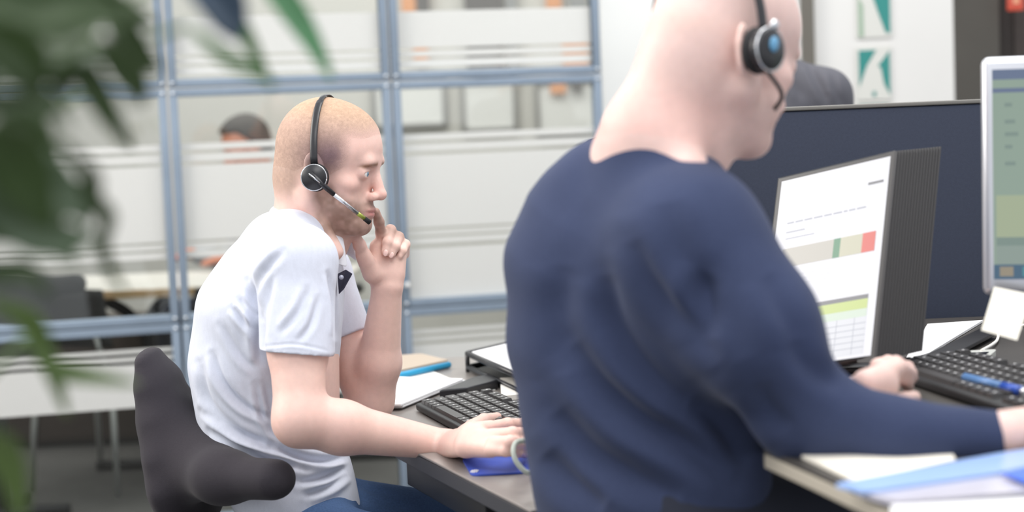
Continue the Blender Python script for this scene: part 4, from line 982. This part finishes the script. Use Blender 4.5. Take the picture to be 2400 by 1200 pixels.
# deep ribbed side
sidev = A3(*P(2203, 352, 2.52)) - TR; s0 = SP(1.0, -.02, -.001); s1 = SP(1.0, 1.035, -.001)
b = MB(); nr = 16; sv = sidev
off = nrm(np.cross(sv, s1 - s0)); off = off if off @ (CAM - s0) > 0 else -off
top = []; 
prof = []
for k in range(nr):
    for f_, h_ in ((0, 0), (.25, .0035), (.6, .0035), (.85, 0)): prof.append(sv * ((k + f_) / nr) + off * h_)
prof.append(sv)
front = [s0 + p for p in prof]; bot = [s1 + p for p in prof]; bk = -off * .03
vs = front + bot; N_ = len(front)
fs = [(i, i + 1, N_ + i + 1, N_ + i) for i in range(N_ - 1)]; b.add(vs, fs)
b.add(front + [front[-1] + bk, front[0] + bk], [tuple(range(N_ + 2))]); b.add(bot + [bot[-1] + bk, bot[0] + bk], [tuple(range(N_ + 2))])
b.add([front[0], bot[0], bot[0] + bk, front[0] + bk], [(0, 1, 2, 3)]); b.add([front[-1], bot[-1], bot[-1] + bk, front[-1] + bk], [(0, 1, 2, 3)]); b.add([front[0] + bk, bot[0] + bk, bot[-1] + bk, front[-1] + bk], [(0, 1, 2, 3)])
b.build('ribbed_side_casing', mat('dark_grey_casing', (66, 65, 66), .6), mo)
c = SP(.5, .97, -.04); fc_ = A3(c[0] + .03, c[1] + .05, D2)
b = MB(); b.box(fc_ + A3(0, 0, .008), (.18, .14, .014), bev=.005); b.tube([fc_ + A3(0, 0, .01), c + A3(.02, .03, .08)], .018, 12); b.build('stand', M_plastic, mo)
# silver monitor at the right edge
im = thing('monitor', 'silver framed monitor cut by the right edge of the picture', 'monitor', tuple(A3(.86, 2.2, D2)))
TL2 = A3(*P(2301, 133, 2.26)); dirx = nrm(A3(.45, -.10, 0)); BL2 = A3(*P(2306, 692, 2.235)); gz = BL2 - TL2; H_ = np.linalg.norm(gz); gz = nrm(gz); WI = .47
nI = nrm(np.cross(dirx, gz)); nI = nI if nI[1] < 0 else -nI; dirx = nrm(np.cross(gz, nI)) * (1 if np.cross(gz, nI)[0] > 0 else -1)
IP = lambda u, v, o=0: TL2 + dirx * u + gz * v + nI * o
AXI = [dirx, -gz, nI]
b = MB(); b.box(IP(WI / 2, H_ / 2, -.016), (WI, H_, .032), AXI, bev=.010); b.build('housing', mat('brushed_aluminium', (196, 198, 204), .3, .6), im)
b = MB()
def q2(u0, v0, u1, v1, m_, o): b.cur = m_; b.prism([IP(u0, v0, o), IP(u1, v0, o), IP(u1, v1, o), IP(u0, v1, o)], nI * .0002)
L0, T0, R0, B0 = .0135, .0185, WI - .0135, H_ - .022; hh = B0 - T0
q2(L0, T0, R0, B0, 0, .0002); q2(L0, T0, R0, T0 + .014, 1, .0005); q2(L0, T0 + .026, R0, T0 + .032, 1, .0005)
q2(L0 + .004, T0 + hh * .60, R0, T0 + hh * .80, 2, .0005); q2(L0 + .004, T0 + hh * .80, R0, T0 + hh * .84, 3, .0005); q2(L0 + .004, T0 + hh * .84, R0, T0 + hh * .93, 4, .0005); q2(L0, T0 + hh * .93, R0, B0, 5, .0005)
for i, v in enumerate((.16, .24, .30, .36, .44)): q2(L0 + .016, T0 + hh * v, L0 + .026 + .004 * (i % 3), T0 + hh * (v + .018), 3, .0006)
for i in range(6): q2(L0 + .008 + i * .03, T0 + hh * .94, L0 + .026 + i * .03, B0 - .004, 6 if i % 2 else 7, .0006)
b.build('screen', [emc('im_green', 142, 162, 148), emc('im_blue', 96, 112, 142), emc('im_olive', 164, 176, 146), emc('im_grey', 122, 142, 134), emc('im_grey2', 140, 156, 148), emc('im_dock', 60, 96, 122), emc('im_teal', 70, 140, 150), emc('im_sand', 150, 140, 120)], im)
c = IP(WI / 2, H_ * .8, -.03); b = MB(); b.tube([c, c + A3(.03, .10, -.08), A3(c[0] + .03, c[1] + .10, D2 + .01)], [.02, .02, .02], 12, flat=((0, 1, 0), 1)); b.box((c[0] + .03, c[1] + .06, D2 + .006), (.2, .18, .01), bev=.004); b.build('stand', M_grey, im)
nt_ = [A3(*P(2330, 672, 2.205)), A3(*P(2420, 690, 2.19)), A3(*P(2384, 798, 2.14)), A3(*P(2300, 774, 2.15))]
b = MB(); b.prism(nt_, (.0, .0006, 0)); tag(b.build('paper_note', mat('cream_note', (226, 222, 210), .85)), 'cream paper note hanging from the lower edge of the silver monitor', 'note')
# phone
ph = thing('mobile_phone', 'silver phone with a black screen lying by the right keyboard', 'phone', tuple(PZ(2265, 845, D2)))
qp = [A3(*PZ(x, y, D2 + .010)) for x, y in [(2188, 872), (2256, 822), (2338, 818), (2274, 872)]]
b = MB(); b.prism(rpoly([p - A3(0, 0, .0095) for p in qp], .12), (0, 0, .0095)); b.build('body', mat('white_metal', (214, 216, 210), .3, .2), ph)
cq = sum(qp) / 4; b = MB(); b.prism([cq + (p - cq) * A3(.72, .72, 1) + A3(0, 0, .0002) for p in qp], (0, 0, .0006)); b.build('screen', mat('black_glass', (14, 14, 18), .08), ph)
b = MB(); b.tube(spline([A3(*PZ(2300, 822, D2 + .01)), A3(*PZ(2335, 800, D2 + .006)), A3(*PZ(2350, 770, D2 + .004)), A3(*PZ(2420, 760, D2 + .004))], 8), .0025, 8); tag(b.build('charging_cable', M_paper2), 'white charging cable curling from the phone', 'cable')
sheet('paper_sheet', 'white sheets on the desk between ribbed monitor and silver monitor', [(2120, 850), (2174, 764), (2304, 755), (2178, 832)], D2 + .001, M_paper, .004)
q = [A3(*PZ(x, y, D2 + .006)) for x, y in [(2120, 872), (2178, 836), (2300, 776), (2335, 786), (2190, 862)]]
b = MB(); b.prism(q, (0, 0, .006)); tag(b.build('folder', mat('black_cover', (22, 22, 26), .5), bevel=.001), 'black folder lying between the white sheets and the phone', 'folder')
# right keyboard, pen
ko = A3(.545, 2.435, D2 + .001); kx = nrm(A3(.09, -.45, 0)); ky = np.cross(A3(0, 0, 1), kx); ky = ky if ky[0] > 0 else -ky
keyboard('keyboard', 'dark keyboard under the hands of the man in the navy sweater', ko, kx, ky, .44, .150)
pe_ = thing('pen', 'blue ballpoint pen lying above the right keyboard', 'pen', tuple(PZ(2320, 900, D2)))
pA, pB = A3(*PZ(2262, 884, D2 + .025)), A3(*PZ(2392, 916, D2 + .025))
b = MB(); b.tube([pA, pA * .3 + pB * .7], .0062, 12); b.build('barrel', mat('pen_blue', (92, 130, 180), .3), pe_)
b = MB(); b.tube([pA * .3 + pB * .7, pB], .0068, 12); b.build('cap', mat('pen_cap_blue', (48, 84, 176), .3), pe_)
b = MB(); b.tube([pB, pB + (pB - pA) * .10], .005, 12); b.build('clicker', M_chrome, pe_)
# papers and folders near the front of the right desk
sheet('paper_sheet', 'off-white sheets under the navy sleeve at the desk edge', [(1785, 1030), (1772, 985), (1850, 975), (2200, 1000), (2240, 1085), (2010, 1135)], D2 + .001, mat('cream_sheet', (232, 226, 214), .8), .004)
fo = thing('document_folder', 'translucent light blue document folder under the navy forearm', 'folder', tuple(PZ(2250, 1120, D2)))
b = MB(); b.prism(rpoly([A3(*PZ(x, y, D2 + .006)) for x, y in [(1955, 1142), (2360, 1066), (2600, 1034), (2600, 1078), (2030, 1160)]], .08), (0, 0, .004)); b.build('cover', mat('light_blue_plastic', (150, 178, 226), .25), fo)
b = MB(); b.prism([A3(*PZ(x, y, D2 + .0108)) for x, y in [(2345, 1110), (2430, 1092), (2500, 1130), (2410, 1136)]], (0, 0, .002)); b.build('royal_blue_tab', mat('royal_tab', (62, 106, 214), .35), fo)
sheet('magazine', 'glossy grey plastic wallet in front of the light blue folder', [(2006, 1162), (2350, 1114), (2440, 1130), (2480, 1160), (2110, 1190)], D2 + .0005, mat('grey_gloss', (186, 184, 196), .2), .006, 'plastic wallet')
sheet('paper_pad', 'white paper pad at the bottom right corner of the picture', [(2088, 1205), (2560, 1178), (2600, 1290), (2130, 1300)], D2 + .008, M_paper, .008, 'paper')
# ================================================================== MEETING ROOM BEHIND THE GLASS
tb = thing('meeting_table', 'pale meeting table with wooden edge behind the glass partition', 'table', (-1.2, 6.25, 0))
b = MB(); b.box((-1.20, 6.28, .722), (1.16, .72, .022), bev=.003); b.build('tabletop', mat('table_white', (226, 220, 212), .5), tb)
b = MB(); b.box((-1.20, 5.915, .718), (1.16, .012, .03), bev=.002); b.build('wooden_edge', mat('beech_edge', (206, 170, 128), .6), tb)
for x in (-1.55, -.85):
    b = MB(); b.tube(spline([(x - .0, 6.02, .70), (x + .10, 6.1, .62), (x + .14, 6.25, .45), (x + .14, 6.25, .03)], 6), .022, 10); b.tube(spline([(x + .28, 6.02, .70), (x + .18, 6.1, .62), (x + .14, 6.25, .45)], 6), .02, 10); b.tube([(x - .1, 6.25, .02), (x + .4, 6.25, .02)], .02, 8); b.build('leg', M_dblack, tb)
def stack_chair(x, y, rz, label, z=0, colr=None, grp=None):
    t = thing('stacking_chair', label, 'chair', (x, y, z), grp, Matrix.Rotation(rz, 4, 'Z')); R_ = np.array([[math.cos(rz), -math.sin(rz), 0], [math.sin(rz), math.cos(rz), 0], [0, 0, 1]])
    L_ = lambda *p: R_ @ A3(*p) + A3(x, y, z)
    m_ = mat('black_shell', (40, 39, 40), .6)
    b = MB(); b.ell(L_(0, 0, .455), (.22, .21, .022), [R_[:, 0], R_[:, 1], (0, 0, 1)]); b.build('seat', m_, t)
    b = MB(); b.grid(lambda u, v: L_(-.205 + .03 * math.cos((u - .5) * 2.4), (u - .5) * .42 * (1 - .15 * v), .54 + .21 * v), 10, 6); b.build('backrest', m_, t, solid=.012)
    for sx in (-1, 1):
        for sy in (-1, 1):
            b = MB(); b.tube([L_(.16 * sx, .17 * sy, .455), L_(.20 * sx, .20 * sy, .0)], .0115, 8); b.build('leg', M_grey, t)
    for sy in (-1, 1): b = MB(); b.tube([L_(-.16, .15 * sy, .45), L_(-.205, .15 * sy, .58)], .010, 8); b.build('back_bar', M_grey, t)
stack_chair(-1.55, 6.03, math.radians(65), 'black stacking chair with grey legs, far left behind the glass')
stack_chair(-1.02, 5.80 + .15, math.radians(110), 'black chair with grey legs pushed under the pale table right behind the polo shirt')
oc2 = thing('office_chair', 'dark padded chair at the left edge behind the glass', 'chair', (-1.80, 5.55, 0))
V, Q = sdfmesh([('u', 0, ecap((-1.80, 5.68, .56), (-1.78, 5.68, .80), (.17, .04), (.15, .035), (1, 0, 0))), ('u', .03, ecap((-1.66, 5.68, .775), (-1.53, 5.68, .785), .038, .036)), ('u', .04, ecap((-1.85, 5.52, .50), (-1.72, 5.52, .50), (.04, .16), (.04, .16), (0, 0, 1)))], .012)
mesh_obj('backrest', V, Q, mat('dark_padding', (52, 51, 50), .9), oc2, smooth=2); 
b = MB(); b.tube([(-1.78, 5.52, .02), (-1.78, 5.52, .48)], .025, 10); b.tube([(-2.0, 5.52, .02), (-1.56, 5.52, .02)], .02, 8); b.tube([(-1.78, 5.32, .02), (-1.78, 5.74, .02)], .02, 8); b.build('base', M_dblack, oc2)
sb = thing('shadow_block', 'dark brown box with doors added for the shadow at the back of the meeting room', 'shadow block', (-2.25, 6.97, 0))  # added cabinet-shaped block, its dark brown stands in for shadow
b = MB(); b.box((-2.25, 6.97, .27), (1.4, .40, .50), bev=.005); b.build('body', mat('shadow_dark_brown', (62, 52, 47), .6, noise=.1, nscale=8, stretch=(1, 1, 8)), sb)
for k in range(3): b = MB(); b.box((-2.72 + k * .465, 6.763, .27), (.45, .014, .46), bev=.003); d_ = b.build('door', mat('shadow_brown_front', (70, 58, 52), .6), sb); b = MB(); b.tube([(-2.55 + k * .465, 6.75, .25), (-2.55 + k * .465, 6.75, .37)], .006, 8); b.build('handle', M_grey, d_)
b = MB(); b.box((-2.25, 6.97, .012), (1.3, .36, .024)); b.build('plinth', M_dblack, sb)
# seated person behind the film
mpn = thing('person', 'dark-haired person seated behind the frosted glass, only the forehead and hair showing', 'person', (-1.06, 6.95, 0))
HC = head_axes(212, 12); HCp = A3(*P(578, 345, 6.95)); ops, W3 = head_ops(HCp, HC, 1.02)
nb3 = W3(-.03, 0, -.16); tor3 = A3(HCp[0] + .03, HCp[1], HCp[2] - .32)
ops += [('u', .03, ecap(W3(-.03, 0, -.03), nb3, .055, .058)), ('u', .04, ecap(nb3, tor3 - A3(0, 0, .25), (.10, .07), (.12, .08), HC[1]))]
for sg in (-1, 1):
    s_ = nb3 + HC[1] * .18 * sg - A3(0, 0, .08); e_ = s_ + HC[0] * .08 - A3(0, 0, .25); h_ = e_ + A3(-.16, -.14, .055)
    ops += [('u', .03, ecap(nb3 - A3(0, 0, .06), s_, .05, .05)), ('u', .02, ecap(s_, e_, .048, .04)), ('u', .02, ecap(e_, h_, .04, .026)), ('u', .01, ecap(h_, h_ + A3(-.07, -.03, -.02), (.035, .016), (.038, .013)))]
V, Q = sdfmesh(ops, .006); mesh_obj('body', V, Q, M_skin, mpn, lambda V: np.tile(lc(214, 140, 112), (len(V), 1)), smooth=2)
hf = lambda q: sst(.072, .090, q[:, 2] + 1.1 * np.clip(.055 - q[:, 0], 0, .13))
def hair3(Qp):
    q = (Qp - HCp) @ HC.T; return evalops([(m_, k, f) for m_, k, f in head_ops(HCp, HC, 1.02)[0][:4]], Qp) - .022 * hf(q) + .004
hair3.lo = HCp - .2; hair3.hi = HCp + .2
V, Q = sdfmesh([('u', 0, hair3)], .005); mesh_obj('hair', V, Q, mat('dark_brown_hair', (62, 54, 48), .7, noise=.25, nscale=120, bump=.6, bscale=300), mpn, smooth=2)
so_ = [('u', 0, ecap(nb3 - A3(0, 0, .07), tor3 - A3(0, 0, .32), (.17, .10), (.17, .12), HC[1]))]
for sg in (-1, 1):
    s_ = nb3 + HC[1] * .18 * sg - A3(0, 0, .08); e_ = s_ + HC[0] * .08 - A3(0, 0, .25); so_ += [('u', .03, ecap(s_, e_, .06, .052)), ('u', .02, ecap(e_, e_ + A3(-.13, -.12, .045), .05, .038))]
V, Q = sdfmesh(so_, .008); mesh_obj('shirt', V, Q, mat('pale_grey_shirt', (196, 196, 198), .9), mpn, smooth=2)
jo = [('u', 0, ecap(tor3 - A3(0, 0, .34), tor3 - A3(0, 0, .38), (.17, .13), (.17, .13), HC[1]))]
for sg in (-1, 1):
    a = tor3 - A3(0, 0, .38) + HC[1] * .09 * sg; k_ = a + nrm(HC[0] * A3(1, 1, 0)) * .40; a[2] = k_[2] = .53; jo += [('u', .04, ecap(a, k_, .085, .065)), ('u', .03, ecap(k_, k_ * A3(1, 1, 0) + A3(0, 0, .06), .06, .05))]
V, Q = sdfmesh(jo, .010); mesh_obj('trousers', V, Q, mat('dark_trousers', (34, 38, 52), .9), mpn)
t_ = tor3; stack_chair(t_[0], t_[1] + .02, math.radians(205), 'black chair under the dark-haired person behind the frosted glass')
# flat things on the meeting room wall
YW = 8.78
def wallrect(name, label, cat, x0, y0, x1, y1, m_, frame=None, grp=None, th=.012):
    a, c = P(x0, y1, YW), P(x1, y0, YW); t = thing(name, label, cat, ((a[0] + c[0]) / 2, YW, a[2]), grp)
    b = MB(); b.box(((a[0] + c[0]) / 2, YW + .0, (a[2] + c[2]) / 2), (c[0] - a[0], th, c[2] - a[2])); b.build('sheet', m_, t)
    if frame:
        b = MB(); z0, z1 = a[2], c[2]
        for xx in (a[0], c[0]): b.box((xx, YW - .006, (z0 + z1) / 2), (.022, .03, z1 - z0 + .022), bev=.002)
        for zz in (z0, z1): b.box(((a[0] + c[0]) / 2, YW - .006, zz), (c[0] - a[0], .03, .022), bev=.002)
        b.build('frame', frame, t)
    return t
M_gf = mat('grey_frame', (150, 148, 146), .5)
for x0, x1, y0, y1, lb in [(880, 1040, 190, 298, 'pale whiteboard nearest the polo man behind the right glass bay'), (1088, 1205, 185, 306, 'middle pale whiteboard behind the right glass bay'), (1262, 1395, 190, 318, 'pale whiteboard nearest the white wall behind the right glass bay')]:
    wallrect('whiteboard', lb, 'whiteboard', x0, y0, x1, y1, M_wall, M_gf)
M_or = mat('orange_card', (216, 156, 116), .7); M_dg = mat('dark_print', (104, 100, 98), .7); M_lg = mat('grey_print', (150, 150, 150), .7)
for x0, x1, y0, y1, m_, lb in [(942, 1000, -80, 30, M_or, 'orange poster high on the wall, left end of the right glass bay'), (976, 1002, -80, 34, M_dg, 'narrow dark poster beside the orange one, right glass bay'), (1096, 1172, -80, 180, M_dg, 'wide dark poster high behind the right glass bay'),
        (1192, 1206, -80, 178, M_lg, 'thin grey strip poster beside the wide dark poster'), (1280, 1312, -80, 20, M_or, 'orange poster high up, right end of the right glass bay'), (1335, 1372, -80, 22, M_lg, 'grey poster at the top right of the right glass bay'),
        (970, 1002, 96, 146, M_or, 'small orange card low behind the frosted lines, left'), (1320, 1378, 90, 168, M_or, 'orange card behind the frosted lines, right'), (1290, 1326, 196, 220, M_or, 'small orange note on the right whiteboard'), (1340, 1364, 192, 216, M_dg, 'small dark note on the right whiteboard')]:
    YW = 8.745 if m_ is not M_dg else 8.735
    wallrect('poster', lb, 'poster', x0, y0, x1, y1, m_)
# teal posters on the wall right of the foreground man
M_teal = mat('teal_print', (52, 138, 132), .7); M_fig = mat('pale_print', (214, 214, 208), .7); M_sage = mat('sage_print', (160, 180, 160), .7)
def poster(label, y0, y1, teal, sage, fig):
    a, c = P(2008, y1, yw - .006), P(2088, y0, yw - .006); S_ = lambda u, v, o=0: A3(a[0] + (c[0] - a[0]) * u, yw - .006 - o, c[2] + (a[2] - c[2]) * v)
    t = thing('poster', label, 'poster', tuple(S_(.5, 1)))
    b = MB(); b.prism([S_(0, 0), S_(1, 0), S_(1, 1), S_(0, 1)], (0, -.002, 0)); b.build('sheet', M_fig, t)
    b = MB()
    for j, (pl, mi) in enumerate([(p_, 0) for p_ in teal] + [(p_, 1) for p_ in sage]): b.cur = mi; b.prism([S_(u, v, .003) for u, v in pl], (0, -.0005, 0))
    b.build('print', [M_teal, M_sage], t)
poster('upper teal and white poster with a pale leaning figure on the white wall', -40, 90, [[(.35, 0), (.95, 0), (.95, .92), (.82, .92), (.62, .55)]], [[(.05, .2), (.2, .4), (.2, .98), (.05, .98)]], None)
poster('lower teal and white poster with a pale arched figure on the white wall', 108, 236, [[(.08, .06), (.58, .06), (.3, .35), (.08, .75)], [(.95, .08), (.95, .92), (.78, .7), (.70, .4), (.62, .36)], [(.45, .84), (.55, .84), (.55, .93), (.45, .93)]], [], None)
poster('teal-headed poster lowest on the white wall, cut by the navy screen', 240, 360, [[(.08, .03), (.95, .03), (.95, .25), (.08, .25)]], [], None)
rs = thing('exit_light', 'small glowing orange-red sign light high on the dark door', 'light', tuple(P(2380, 10, 5.95)))
a = P(2380, 8, 5.94); b = MB(); b.box(a, (.055, .03, .05), bev=.005); b.build('housing', emc('sign_red', 224, 84, 58, e=.9), rs)
b = MB(); b.box(a + A3(-.002, -.016, .008), (.02, .003, .018)); b.build('light_patch', emc('sign_warm', 246, 180, 140, e=1.), rs)
# man in the dark jacket, mostly hidden
jm = thing('person', 'person in a dark grey jacket behind the navy screen, only one shoulder showing', 'person', (.75, 4.35, 0))
HD = head_axes(100, 12); HDp = A3(*P(1748, 62, 4.3)); ops, W4 = head_ops(HDp, HD, 1.0); nb4 = W4(-.035, 0, -.15)
cj = A3(*P(1800, 330, 4.32)); ops += [('u', .03, ecap(W4(-.03, 0, -.03), nb4, .055, .058)), ('u', .04, ecap(nb4, cj - A3(0, 0, .2), (.055, .055), (.09, .06), (1, 0, 0)))]
V, Q = sdfmesh(ops, .006); mesh_obj('body', V, Q, M_skin, jm, lambda V: np.tile(lc(222, 180, 160), (len(V), 1)), smooth=2)
def hair4(Qp):
    q = (Qp - HDp) @ HD.T; return evalops([(m_, k, f) for m_, k, f in head_ops(HDp, HD, 1.0)[0][:4]], Qp) - .016 * hf(q) + .004
hair4.lo = HDp - .2; hair4.hi = HDp + .2
V, Q = sdfmesh([('u', 0, hair4)], .006); mesh_obj('hair', V, Q, mat('brown_hair', (92, 74, 60), .7, bump=.5, bscale=300), jm, smooth=2)
sR4 = A3(*P(1935, 222, 4.28)); sL4 = A3(*P(1590, 240, 4.38)); c4 = A3(*P(1800, 262, 4.32))
so_ = [('u', 0, ecap(c4, c4 - A3(0, 0, .55), (.20, .11), (.18, .13), (1, 0, 0))), ('u', .06, ecap(P(1815, 175, 4.3), sR4, .05, .062)), ('u', .06, ecap(P(1760, 185, 4.3), sL4, .05, .062)), ('u', .03, ecap(sR4, sR4 + A3(.035, .03, -.30), .064, .055)), ('u', .03, ecap(sL4, sL4 + A3(-.03, .03, -.30), .064, .055)), ('u', .03, ecap(sR4 + A3(.035, .03, -.30), sR4 + A3(-.05, .24, -.36), .054, .042)), ('u', .03, ecap(sL4 + A3(-.03, .03, -.30), sL4 + A3(.05, .24, -.36), .054, .042)), ('u', .05, ecap(P(1775, 172, 4.32), c4, .085, .11))]
fj = creases([([(1895, 150), (1915, 190), (1940, 240)], 9, .008), ([(1950, 170), (1960, 210), (1975, 250)], 8, .006), ([(1860, 190), (1880, 230)], 9, .005)])
V, Q = sdfmesh(so_, .006); mesh_obj('jacket', V, Q, mat('dark_grey_jacket', (84, 84, 92), .7), jm, None, fj, smooth=3)
for sg, e_ in ((-1, sR4 + A3(-.05, .24, -.36)), (1, sL4 + A3(.05, .24, -.36))):
    V, Q = sdfmesh([('u', 0, ecap(e_, e_ + A3(0, .09, -.01), (.036, .018), (.038, .014), (1, 0, 0)))], .006); mesh_obj('hand', V, Q, mat('skin_plain', (222, 180, 160), .6), jm)
jo = []
for sg in (-1, 1):
    a = c4 * A3(1, 1, 0) + A3(.09 * sg, 0, c4[2] - .58); f_ = A3(a[0] + .02 * sg, a[1], .04); jo.append(('u', .04 if jo else 0, ecap(a, f_, .10, .06))); jo.append(('u', .03, ecap(f_, f_ + A3(0, .14, -.0), .04, .036)))
V, Q = sdfmesh(jo, .012); mesh_obj('trousers', V, Q, mat('dark_trousers', (34, 38, 52), .9), jm)
# ================================================================== PLANT in front of the lens, at the left edge
pl = thing('potted_plant', 'green long-leaved potted plant out of focus at the left edge', 'plant', (-.42, .95, 0))
stem = spline([(-.42, .95, .42), (-.41, .94, .8), (-.40, .92, 1.12), (-.385, .93, 1.45)], 8)
b = MB(); b.tube(stem, [.014 - .008 * i / len(stem) for i in range(len(stem))], 10)
leaves = [  # pixel path, half width px, distance, shade
    ([(-60, 40), (60, 10), (200, -10), (330, 20)], 60, .95, 0), ([(-80, 90), (40, 70), (140, 90), (240, 60)], 55, .90, 0), ([(-40, 150), (60, 120), (170, 110), (260, 150)], 60, .92, 1),
    ([(-60, 10), (60, 60), (130, 150), (160, 230)], 60, .93, 0), ([(100, 100), (180, 150), (250, 260), (290, 330)], 38, .95, 0), ([(-60, 330), (20, 300), (90, 330), (150, 430)], 70, .85, 0),
    ([(-80, 380), (20, 400), (120, 430), (210, 520)], 78, .86, 1), ([(-80, 470), (0, 470), (90, 500), (190, 470)], 65, .90, 0), ([(-90, 560), (0, 530), (100, 560), (190, 620)], 50, .92, 0),
    ([(-60, 230), (20, 250), (110, 240), (170, 300)], 40, .90, 0), ([(230, -40), (280, 60), (330, 130), (380, 170)], 40, .98, 0), ([(60, -60), (150, 0), (260, 20), (370, 60)], 50, 1.0, 0),
    ([(380, -80), (470, -30), (560, 60), (640, 215)], 30, 1.10, 2), ([(430, -60), (500, -10), (540, 40), (560, 90)], 60, 1.05, 4), ([(560, -120), (650, -20), (720, 80), (780, 190)], 34, 1.15, 3),
    ([(440, 60), (520, 130), (590, 165), (650, 200)], 20, 1.05, 2), ([(180, 420), (250, 500), (240, 590), (300, 700)], 22, 1.0, 0), ([(-40, 700), (60, 740), (110, 840), (160, 980)], 30, 1.05, 5),
    ([(60, 790), (120, 860), (200, 880), (330, 900)], 26, 1.05, 5), ([(-60, 1000), (-10, 1030), (30, 1110), (50, 1230)], 45, .95, 5), ([(200, 220), (250, 260), (290, 320), (310, 350)], 18, 1.1, 0),
    ([(-90, 620), (-20, 640), (60, 640), (120, 700)], 34, .95, 0), ([(-80, 200), (-10, 170), (50, 190), (100, 230)], 40, .9, 1), ([(-60, -20), (60, 20), (180, 10), (300, 60)], 70, .88, 0), ([(-80, 60), (0, 90), (70, 160), (90, 240)], 70, .86, 0), ([(-70, 300), (10, 340), (60, 430), (120, 540)], 80, .84, 0), ([(-70, 430), (30, 520), (130, 560), (230, 560)], 60, .88, 1), ([(230, 90), (280, 150), (320, 200), (330, 250)], 40, .95, 0), ([(150, 330), (210, 400), (215, 470), (200, 540)], 24, .95, 0)]
cols = [(56, 76, 38), (82, 100, 74), (86, 120, 72), (104, 158, 112), (70, 88, 108), (92, 114, 62)]
lm = [mat('leaf_green_%s' % n, c, .38, noise=.10, nscale=30, spec=.5) for n, c in zip(('deep', 'grey', 'mid', 'bright', 'bluish', 'yellowish'), cols)]
pet = MB()
for path, hw, Yl, sh in leaves:
    pts = spline([A3(*P(x, y, Yl + .02 * i)) for i, (x, y) in enumerate(path)], 6); n = len(pts) - 1; sc = Yl / F
    lf_ = MB(); lf_.cur = 0; ax_ = nrm(pts[-1] - pts[0]); sd_ = nrm(np.cross(ax_, A3(.15, -1, .25)))
    up_ = np.cross(sd_, ax_)
    def fn(u, v):
        i = u * n; k = min(int(i), n - 1); p = pts[k] + (pts[k + 1] - pts[k]) * (i - k); w_ = hw * sc * (math.sin(math.pi * min(1, u * .97 + .03)) ** .75) * (1.15 - .35 * u)
        s = (v - .5) * 2; return p + sd_ * w_ * s + up_ * (.35 * w_ * abs(s) + .05 * w_ * math.sin(9 * u))
    lf_.grid(fn, n, 6); lf_.build('leaf', lm[sh], pl, solid=.0006)
    s0 = min(stem, key=lambda q: abs(q[2] - (pts[0][2] - .06))); pet.tube(spline([s0, s0 * .5 + pts[0] * .5 - A3(0, 0, .01), pts[0]], 5), .0022, 6)
b.build('stem', mat('plant_stem', (86, 92, 54), .7), pl); pet.build('leaf_stalks', mat('leaf_stalk', (80, 104, 54), .6), pl)
b = MB()
prof = [(.0, .0), (.13, .0), (.14, .02), (.175, .40), (.185, .41), (.185, .43), (.165, .43), (.16, .39), (0, .39)]
for i in range(len(prof) - 1):
    (r0, z0), (r1, z1) = prof[i], prof[i + 1]; n = 32
    b.add([(-.42 + r * math.cos(2 * math.pi * j / n), .95 + r * math.sin(2 * math.pi * j / n), z) for r, z in ((r0, z0), (r1, z1)) for j in range(n)], [(j, (j + 1) % n, n + (j + 1) % n, n + j) for j in range(n)], True)
b.build('pot', mat('stone_pot', (120, 118, 114), .7), pl)
